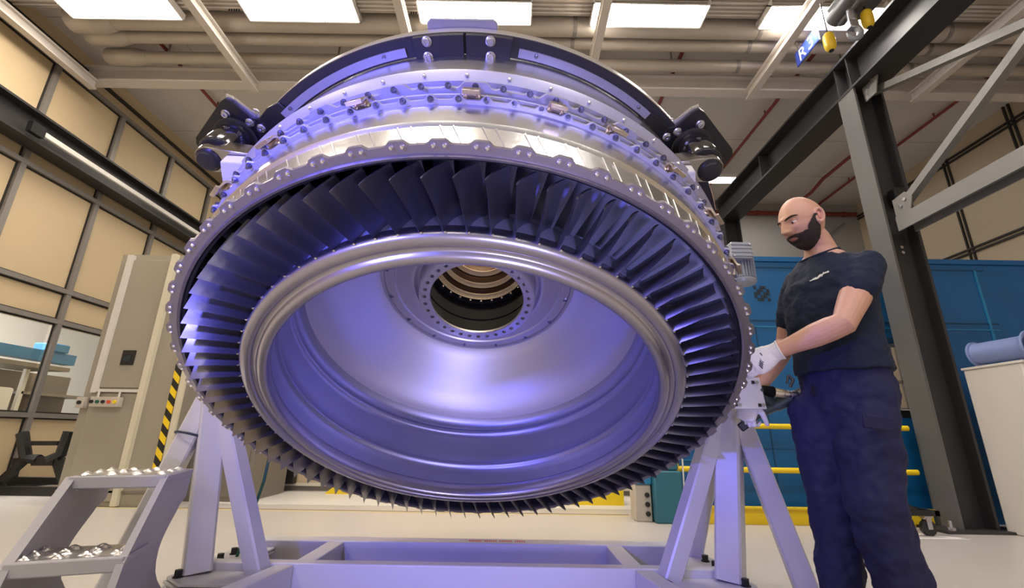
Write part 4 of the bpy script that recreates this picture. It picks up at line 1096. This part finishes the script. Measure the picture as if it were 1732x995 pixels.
# left hand laid over the rim: palm points left and slightly down, back of hand towards the viewer
LPD = V((-.84,.20,-.50)); LND = V((-.12,-.97,.15))
def left_hand(mb, r): 
    p = LPD.normalized(); n = (LND-p*LND.dot(p)).normalized(); s = p.cross(n).normalized()
    return hand(mb, WL, LPD, LND, [(10,18,14),(10,18,14),(12,20,16),(14,24,18)], (p*.80+s*.35-n*.55, p*.9+s*.0-n*.45), 1.0, r, True)
# right hand closed round the power tool
TA = at(1264,707,Y=2.14); TB = at(1321,681,Y=2.07); td = (TB-TA).normalized()
RPD = V((-.34,.10,-.93)); RND = V((-.80,-.55,.25))
def right_hand(mb, r):
    p = RPD.normalized(); n = (RND-p*RND.dot(p)).normalized(); s = n.cross(p).normalized()
    return hand(mb, WR, RPD, RND, [(40,62,48),(44,66,50),(48,68,52),(54,70,54)], (p*.55+s*.55-n*.6, p*.6+s*.1-n*.8), 1.0, r)
left_hand(body, .86); right_hand(body, .86)
bo = body.build('body', M_skin, man, mods=[remesh(.0031, 2)])

# ---- face details
def surf(l, u, off=0.0):
    a_, e_ = math.asin(max(-.98, min(.98, l/.0765))), math.asin(max(-.98, min(.98, u/.122)))
    for _ in range(12):
        p = head_pt(a_, e_); a_ += (l-p.y)*9; e_ += (u-p.z)*7
    return HP(*head_pt(a_, e_, off))
hd = lambda mb, name, m, **k: mb.build(name, m, man, **k)
for sd in (-1, 1):
    e = MB(); ec = HP(.0735, sd*.032, .003); e.ellipsoid(ec, (.0125,)*3, None, 16, 12); eo = hd(e, 'eye', M_eye, sharp=80)
    gaze = (hf*.90-hu*.30+hl*(-.10)).normalized(); i = MB(); i.ellipsoid(ec+gaze*.0098, (.0055,)*3, None, 12, 8); i.build('iris', M_iris, eo, sharp=80)
    lu = MB(); lu.ellipsoid(ec+hu*.0082-hf*.0012, (.0140,)*3, None, 24, 16); lu.build('upper_eyelid', M_skin, eo, sharp=80)
    ll = MB(); ll.ellipsoid(ec-hu*.0098-hf*.0016, (.0138,)*3, None, 24, 16); ll.build('lower_eyelid', M_skin, eo, sharp=80)
    b = MB(); b.tube([surf(sd*l_, u_, .0005) for l_, u_ in ((.012,.0195),(.020,.0225),(.030,.0255),(.040,.0275),(.048,.0262),(.056,.0225))], [.0020,.0042,.0046,.0044,.0036,.0016], 8); hd(b, 'eyebrow', M_beard, sharp=80)
# beard: a shell over the jaw, cheeks and lip
def beard():
    n, m = 150, 120; keep = {}; vs = []; fs = []
    def off(p):
        f, l, u = p
        if f < -.035: return 0
        al = abs(l)
        front = max(0, min(1, (f-.02)/.05))
        # upper limit of hair: sideburn at the ear, dips on the cheek, moustache in the middle
        side = .012 if f < .012 else (.012-.062*min(1, (f-.012)/.055))
        if al < .030 and f > .05: side = -.048
        elif f > .05: side = min(side, -.046)
        d = (side-u)/.004
        lip = ((al/.0215)**2+((u+.0672)/.0068)**2 < 1 and f > .06)
        if lip: return 0
        back = (f+.012)/.012
        k = max(0, min(1, d))*max(0, min(1, back))
        return k*(.0050+.0035*max(0, min(1, (-.06-u)/.05)))
    for j in range(m+1):
        el = -PI/2+PI*.62*j/m
        for i in range(n+1):
            a_ = -PI*.72+2*PI*.72*i/n; p = head_pt(a_, el); o_ = off(p)
            nz_ = noise.noise(V((p.x,p.y,p.z))*260)*.0012 if o_ else 0
            vs.append(HP(*(p+p.normalized()*(o_+nz_)))); keep[j*(n+1)+i] = o_ > .0006
    for j in range(m):
        for i in range(n):
            q = (j*(n+1)+i, j*(n+1)+i+1, (j+1)*(n+1)+i+1, (j+1)*(n+1)+i)
            if all(keep[k] for k in q): fs.append(q)
    used = sorted({k for q in fs for k in q}); re = {k: i for i, k in enumerate(used)}
    mb = MB(); mb.add([vs[k] for k in used], [tuple(re[k] for k in q) for q in fs]); return mb
hd(beard(), 'beard', M_beard, sharp=80)
lp_ = MB()
lp_.tube([surf(.023*t, -.0620-.0030*t*t, -.0012) for t in (-1,-.6,-.25,0,.25,.6,1)], [.0012,.0030,.0038,.0034,.0038,.0030,.0012], 8)
lp_.tube([surf(.021*t, -.0715+.0045*t*t, -.0012) for t in (-1,-.6,-.2,.2,.6,1)], [.0012,.0036,.0046,.0046,.0036,.0012], 8); hd(lp_, 'lips', M_lip, sharp=80)
ei = MB(); Rm = Matrix((hf, hl, hu)).transposed(); ei.ellipsoid(HP(-.012,.0815,-.002), (.009,.003,.017), Rm, 12, 8); hd(ei, 'ear_hollow', M_ear, sharp=80)

# ---- T-shirt
sh_ = MB()
tr_ = [(.262,.190,.146,-.005),(.30,.189,.146,-.006),(.36,.184,.141,-.010),(.45,.186,.142,-.012),(.56,.192,.145,-.008),(.64,.190,.138,0),(.69,.172,.118,.000),(.735,.128,.096,-.004),(.768,.088,.078,-.008)]
sh_.loft([sec(TC(z, dx), w, d) for z, w, d, dx in tr_], 36, rounded=False)
def sleeve(S, E_, t1, r0, r1):
    d = (E_-S); x = d.normalized().cross(V((0,1,0))).normalized(); y = x.cross(d.normalized())
    sh_.limb([S-d.normalized()*.04+V((0,0,.0)), S+d*.12, S+d*(t1*.6), S+d*t1], [r0*.85, r0, r0*1.0, r1], 20)
sleeve(SL, EL, .36, .068, .072); sleeve(SR, ER, .56, .068, .068)
# fullness across the shoulders
for S in (SL, SR):
    sh_.limb([TC(.70)+ (S-TC(.70))*.2+V((0,0,.02)), S+V((0,0,.004))], [.070,.060], 18)
    nk = TC(.738)+(S-TC(S.z))*.40; sh_.limb([nk, nk*.5+(S+V((0,0,.022)))*.5, S+V((0,0,.018))], [.034,.046,.046], 18)
so = sh_.build('t_shirt', M_shirt, man, mods=[remesh(.007, 5), wrinkle(.020, .085), wrinkle(.008, .04)])
col = MB(); nb = TC(.787)+V((-.010,-.004,0)); col.tube([nb+BL*(.079*math.cos(t))+BF*(.072*math.sin(t))+Z*(-.026*math.sin(t)-.004) for t in [k*2*PI/32 for k in range(33)]], .0070, 10, caps=False)
col.build('collar', M_shirt, so, sharp=80)
# small white script mark on the chest
lg = MB(); rnd = random.Random(3)
c = at(1366,460,Y=1.68)
c = V((1.225,1.785,.655))
u_ = V((.30,-.93,.30)).normalized()
for k in range(11):
    q = c+u_*((k-2)*.0085)+Z*(.003*math.sin(k*1.9))
    lg.box(q, (.0055,.030,.006+.008*rnd.random()), rotframe(Z, u_))
LOGO = lg

# ---- trousers
tw = MB()
PC = V((1.372,1.90,0))
tw.loft([sec(PC+V((0,0,.325)), .165, .122), sec(PC+V((0,0,.26)), .174, .130), sec(PC+V((0,0,.16)), .184, .136), sec(PC+V((-.002,0,.08)), .176, .130), sec(PC+V((-.005,0,.02)), .150, .120)], 36)
def tleg(H_, K_, A_, r):
    tw.limb([H_, H_*.6+K_*.4, H_*.25+K_*.75, K_, K_*.7+A_*.3, K_*.35+A_*.65, A_+V((0,0,.02))], r, 24)
tleg(HL, KL, AL, [.110,.105,.096,.091,.089,.088,.090])
tleg(HR, KR, AR, [.116,.106,.092,.085,.081,.079,.080])
to = tw.build('trousers', M_trouser, man, mods=[remesh(.008, 5), wrinkle(.034, .10), wrinkle(.014, .045)])
def pocket(u, v, Y, w, h, name):
    c = at(u, v, Y=Y); n = V((.1,-1,.0)).normalized(); x = V((.96,.1,-.10)).normalized(); z = n.cross(x) if n.cross(x).z > 0 else x.cross(n)
    R = Matrix((x, n, z)).transposed(); m = MB(); m.box(c, (w,.010,h), R); return m
pocket(1487,716,1.655,.12,.045,'').build('pocket_flap', M_trouser, to, bevel=.004)
kt = MB(); kp = at(1333,635,Y=1.78)
kt.tube([kp, kp+V((.01,-.01,-.02)), kp+V((-.005,-.01,-.045))], .006, 8); kt.tube([kp, kp+V((-.012,-.005,-.03))], .005, 8); kt.build('drawstring', M_black, to, sharp=80)
for A_, nm in ((AL,'boot'),(AR,'boot')):
    b = MB(); b.limb([A_+V((.035,.005,-.045)), A_+V((-.04,-.01,-.05)), A_+V((-.13,-.03,-.058)), A_+V((-.18,-.045,-.062))], [.046,.046,.040,.030], 16); b.limb([A_+V((.01,0,.05)), A_+V((.01,0,-.03))], [.048,.050], 16)
    b.bx(A_.x-.21, A_.x+.075, A_.y-.075, A_.y+.045, FLOOR, FLOOR+.022)
    b.build('boot', M_boot, man, mods=[remesh(.007, 3)])
# ---- gloves
gl = MB(); p_, n_, s_ = left_hand(gl, 1.22); fa = (WL-EL).normalized(); fx = fa.cross(n_).normalized(); fn = fx.cross(fa).normalized(); gl.loft([(WL-fa*.026, fx, .0385, fn, .0365), (WL, fx, .0365, fn, .034), (WL+p_*.02, s_, .036, n_, .028)], 20, rounded=False)
gob = gl.build('glove', M_glove, man, mods=[remesh(.0032, 3)])
cu_ = MB(); cu_.tube([WL-fa*.025+fx*.0385*math.cos(t)+fn*.0365*math.sin(t) for t in [k*2*PI/24 for k in range(25)]], .0030, 8, caps=False); cu_.build('cuff', M_glove, gob, sharp=80)
pr_ = MB()
for k in range(5): pr_.box(WL+p_*(.060+.006*k)+s_*(.002-.006*k)+n_*.0235, (.004,.020,.002), Matrix((p_, s_, n_)).transposed())
pr_.box(WL+p_*.052+s_*.016+n_*.0245, (.004,.016,.002), Matrix((p_, s_, n_)).transposed()); pr_.build('back_print', M_print, gob)
gr2 = MB(); p2, n2, s2 = right_hand(gr2, 1.12); gr2.loft([(WR-p2*.02, s2, .038, n2, .033), (WR+p2*.01, s2, .036, n2, .029)], 18, rounded=False)
go2 = gr2.build('glove', M_glove, man, mods=[remesh(.0032, 3)])

# ---- power tool in the right hand
pt2 = thing('power_tool', 'dark green handheld nutrunner with a steel head held in the lower glove', 'tool', (TA+TB)/2)
m = MB(); m.lathe([(.018,-.03),(.024,-.02),(.026,.02),(.025,.12),(.029,.13),(.029,.20),(.024,.215),(.022,.24)], TA, TB, 24); m.build('grip_body', M_tool, pt2, sharp=40)
m = MB(); m.lathe([(.020,.235),(.023,.238),(.023,.262),(.018,.266),(.018,.285),(.013,.288)], TA, TB, 24); m.build('nose_ring', M_chrome, pt2, sharp=40)
hA = at(1289,661,Y=2.05); hB = at(1334,667,Y=2.03)
m = MB(); m.lathe([(.022,0),(.024,.01),(.024,.045),(.019,.05)], hA, hB, 24); m.build('drive_head', M_bore, pt2, sharp=40)
m = MB(); m.lathe([(.019,.05),(.019,.085),(.016,.088),(.016,.105)], hA, hB, 24); m.build('brass_collar', M_brass_lit, pt2, sharp=40)
m = MB(); m.lathe([(.014,.10),(.014,.115),(.018,.118),(.018,.135),(.012,.14)], hA, hB, 24); m.build('square_end', M_bolt, pt2, sharp=40)
m = MB(); m.limb([hA+V((-.01,0,.0)), (TA+TB)/2+td*.05], [.022,.022], 14); m.build('link', M_tool, pt2, sharp=60)
m = MB(); m.beam(TA-td*.02+V((.0,.03,-.01)), TA-td*.0+V((.005,.03,-.05)), .032, .04); m.build('battery', M_black, pt2, bevel=.006)
def wrap(o):
    m = o.modifiers.new('wrap', 'SHRINKWRAP'); m.target = so; m.offset = .0012
LOGO.build('chest_mark', M_logo, so, mods=[wrap], smooth=False)
# ================================================================== light
def area(name, loc, target, size, power, color, sy=None, spread=None):
    l = bpy.data.lights.new(name, 'AREA'); l.energy = power; l.color = color; l.size = size
    if sy: l.shape = 'RECTANGLE'; l.size_y = sy
    if spread: l.spread = math.radians(spread)
    o = bpy.data.objects.new(name, l); COL.objects.link(o); o.location = loc
    o.rotation_euler = (V(target)-V(loc)).to_track_quat('-Z', 'Y').to_euler(); return o
WARM = (1.0,.90,.77); NEUT = (1.0,.95,.90)
for i, x in enumerate((-4.82,-2.62,-.50,1.60,3.68)):
    area('ceiling_lamp_glow', (x,4.3,4.84), (x,4.3,0), 1.3, 60, WARM if x < 0 else NEUT, .30)
for y in (-.6,-4.6,8.2):
    for x in (-4.4,-1.2,2.0,5.2):
        area('hall_lamp_glow', (x,y,4.95), (x,y,0), 1.4, (74 if x < 0 else 56)*(.5 if y > 5 else 1), WARM if x < 0 else NEUT, .5)
# blue-violet photographic lamps set on the floor around the open end
VIO = (.30,.22,1.0); BLU = (.10,.10,1.0)
def spot(name, loc, target, power, color, cone, blend, radius):
    l = bpy.data.lights.new(name, 'SPOT'); l.energy = power; l.color = color; l.spot_size = math.radians(cone); l.spot_blend = blend; l.shadow_soft_size = radius
    o = bpy.data.objects.new(name, l); COL.objects.link(o); o.location = loc
    o.rotation_euler = (V(target)-V(loc)).to_track_quat('-Z', 'Y').to_euler(); return o
spot('violet_front_lamp', (.35,.05,-.42), (-.15,2.3,.45), 100, (.42,.39,1.0), 76, .6, .16)
pl = bpy.data.lights.new('bore_fill_light', 'POINT'); pl.energy = 14; pl.color = (1,.88,.7); pl.shadow_soft_size = .05  # added light behind the shaft, unseen, brightens the bore rings
po = bpy.data.objects.new('bore_fill_light', pl); COL.objects.link(po); po.location = ME @ V((0,0,-1.39))
spot('blue_left_lamp', (-1.15,.10,.55), (-.45,1.6,.50), 170, (.14,.135,1.0), 78, .6, .07)
area('annexe_fill_light', (-8.4,5.5,3.3), (-8.4,5.5,0), 2.0, 700, NEUT)  # added fill with no visible source, brightens the room behind the windows
w = bpy.data.worlds.new('hall_air'); scene.world = w; w.use_nodes = True
w.node_tree.nodes['Background'].inputs[0].default_value = (1.0,.90,.80,1); w.node_tree.nodes['Background'].inputs[1].default_value = .35

# ================================================================== lift everything so that the floor is at height 0
for o in list(bpy.data.objects):
    if o.parent is None: o.location.z += -FLOOR
# ================================================================== camera
cam = bpy.data.cameras.new('camera'); cam.sensor_width = 36; cam.lens = F*36/1732; cam.clip_start = .02
co = bpy.data.objects.new('camera', cam); COL.objects.link(co)
fwd = V((0,math.cos(PITCH),math.sin(PITCH))); up0 = V((0,-math.sin(PITCH),math.cos(PITCH))); rt0 = V((1,0,0))
rt = rt0*math.cos(ROLL)+up0*math.sin(ROLL); up = up0*math.cos(ROLL)-rt0*math.sin(ROLL)
co.matrix_world = Matrix(((rt.x,up.x,-fwd.x,0),(rt.y,up.y,-fwd.y,0),(rt.z,up.z,-fwd.z,-FLOOR),(0,0,0,1)))
scene.camera = co
vs = scene.view_settings; vs.view_transform = 'Standard'; vs.look = 'None'; vs.gamma = 1; vs.use_curve_mapping = False; vs.exposure = 0.10
scene.cycles.use_denoising = True
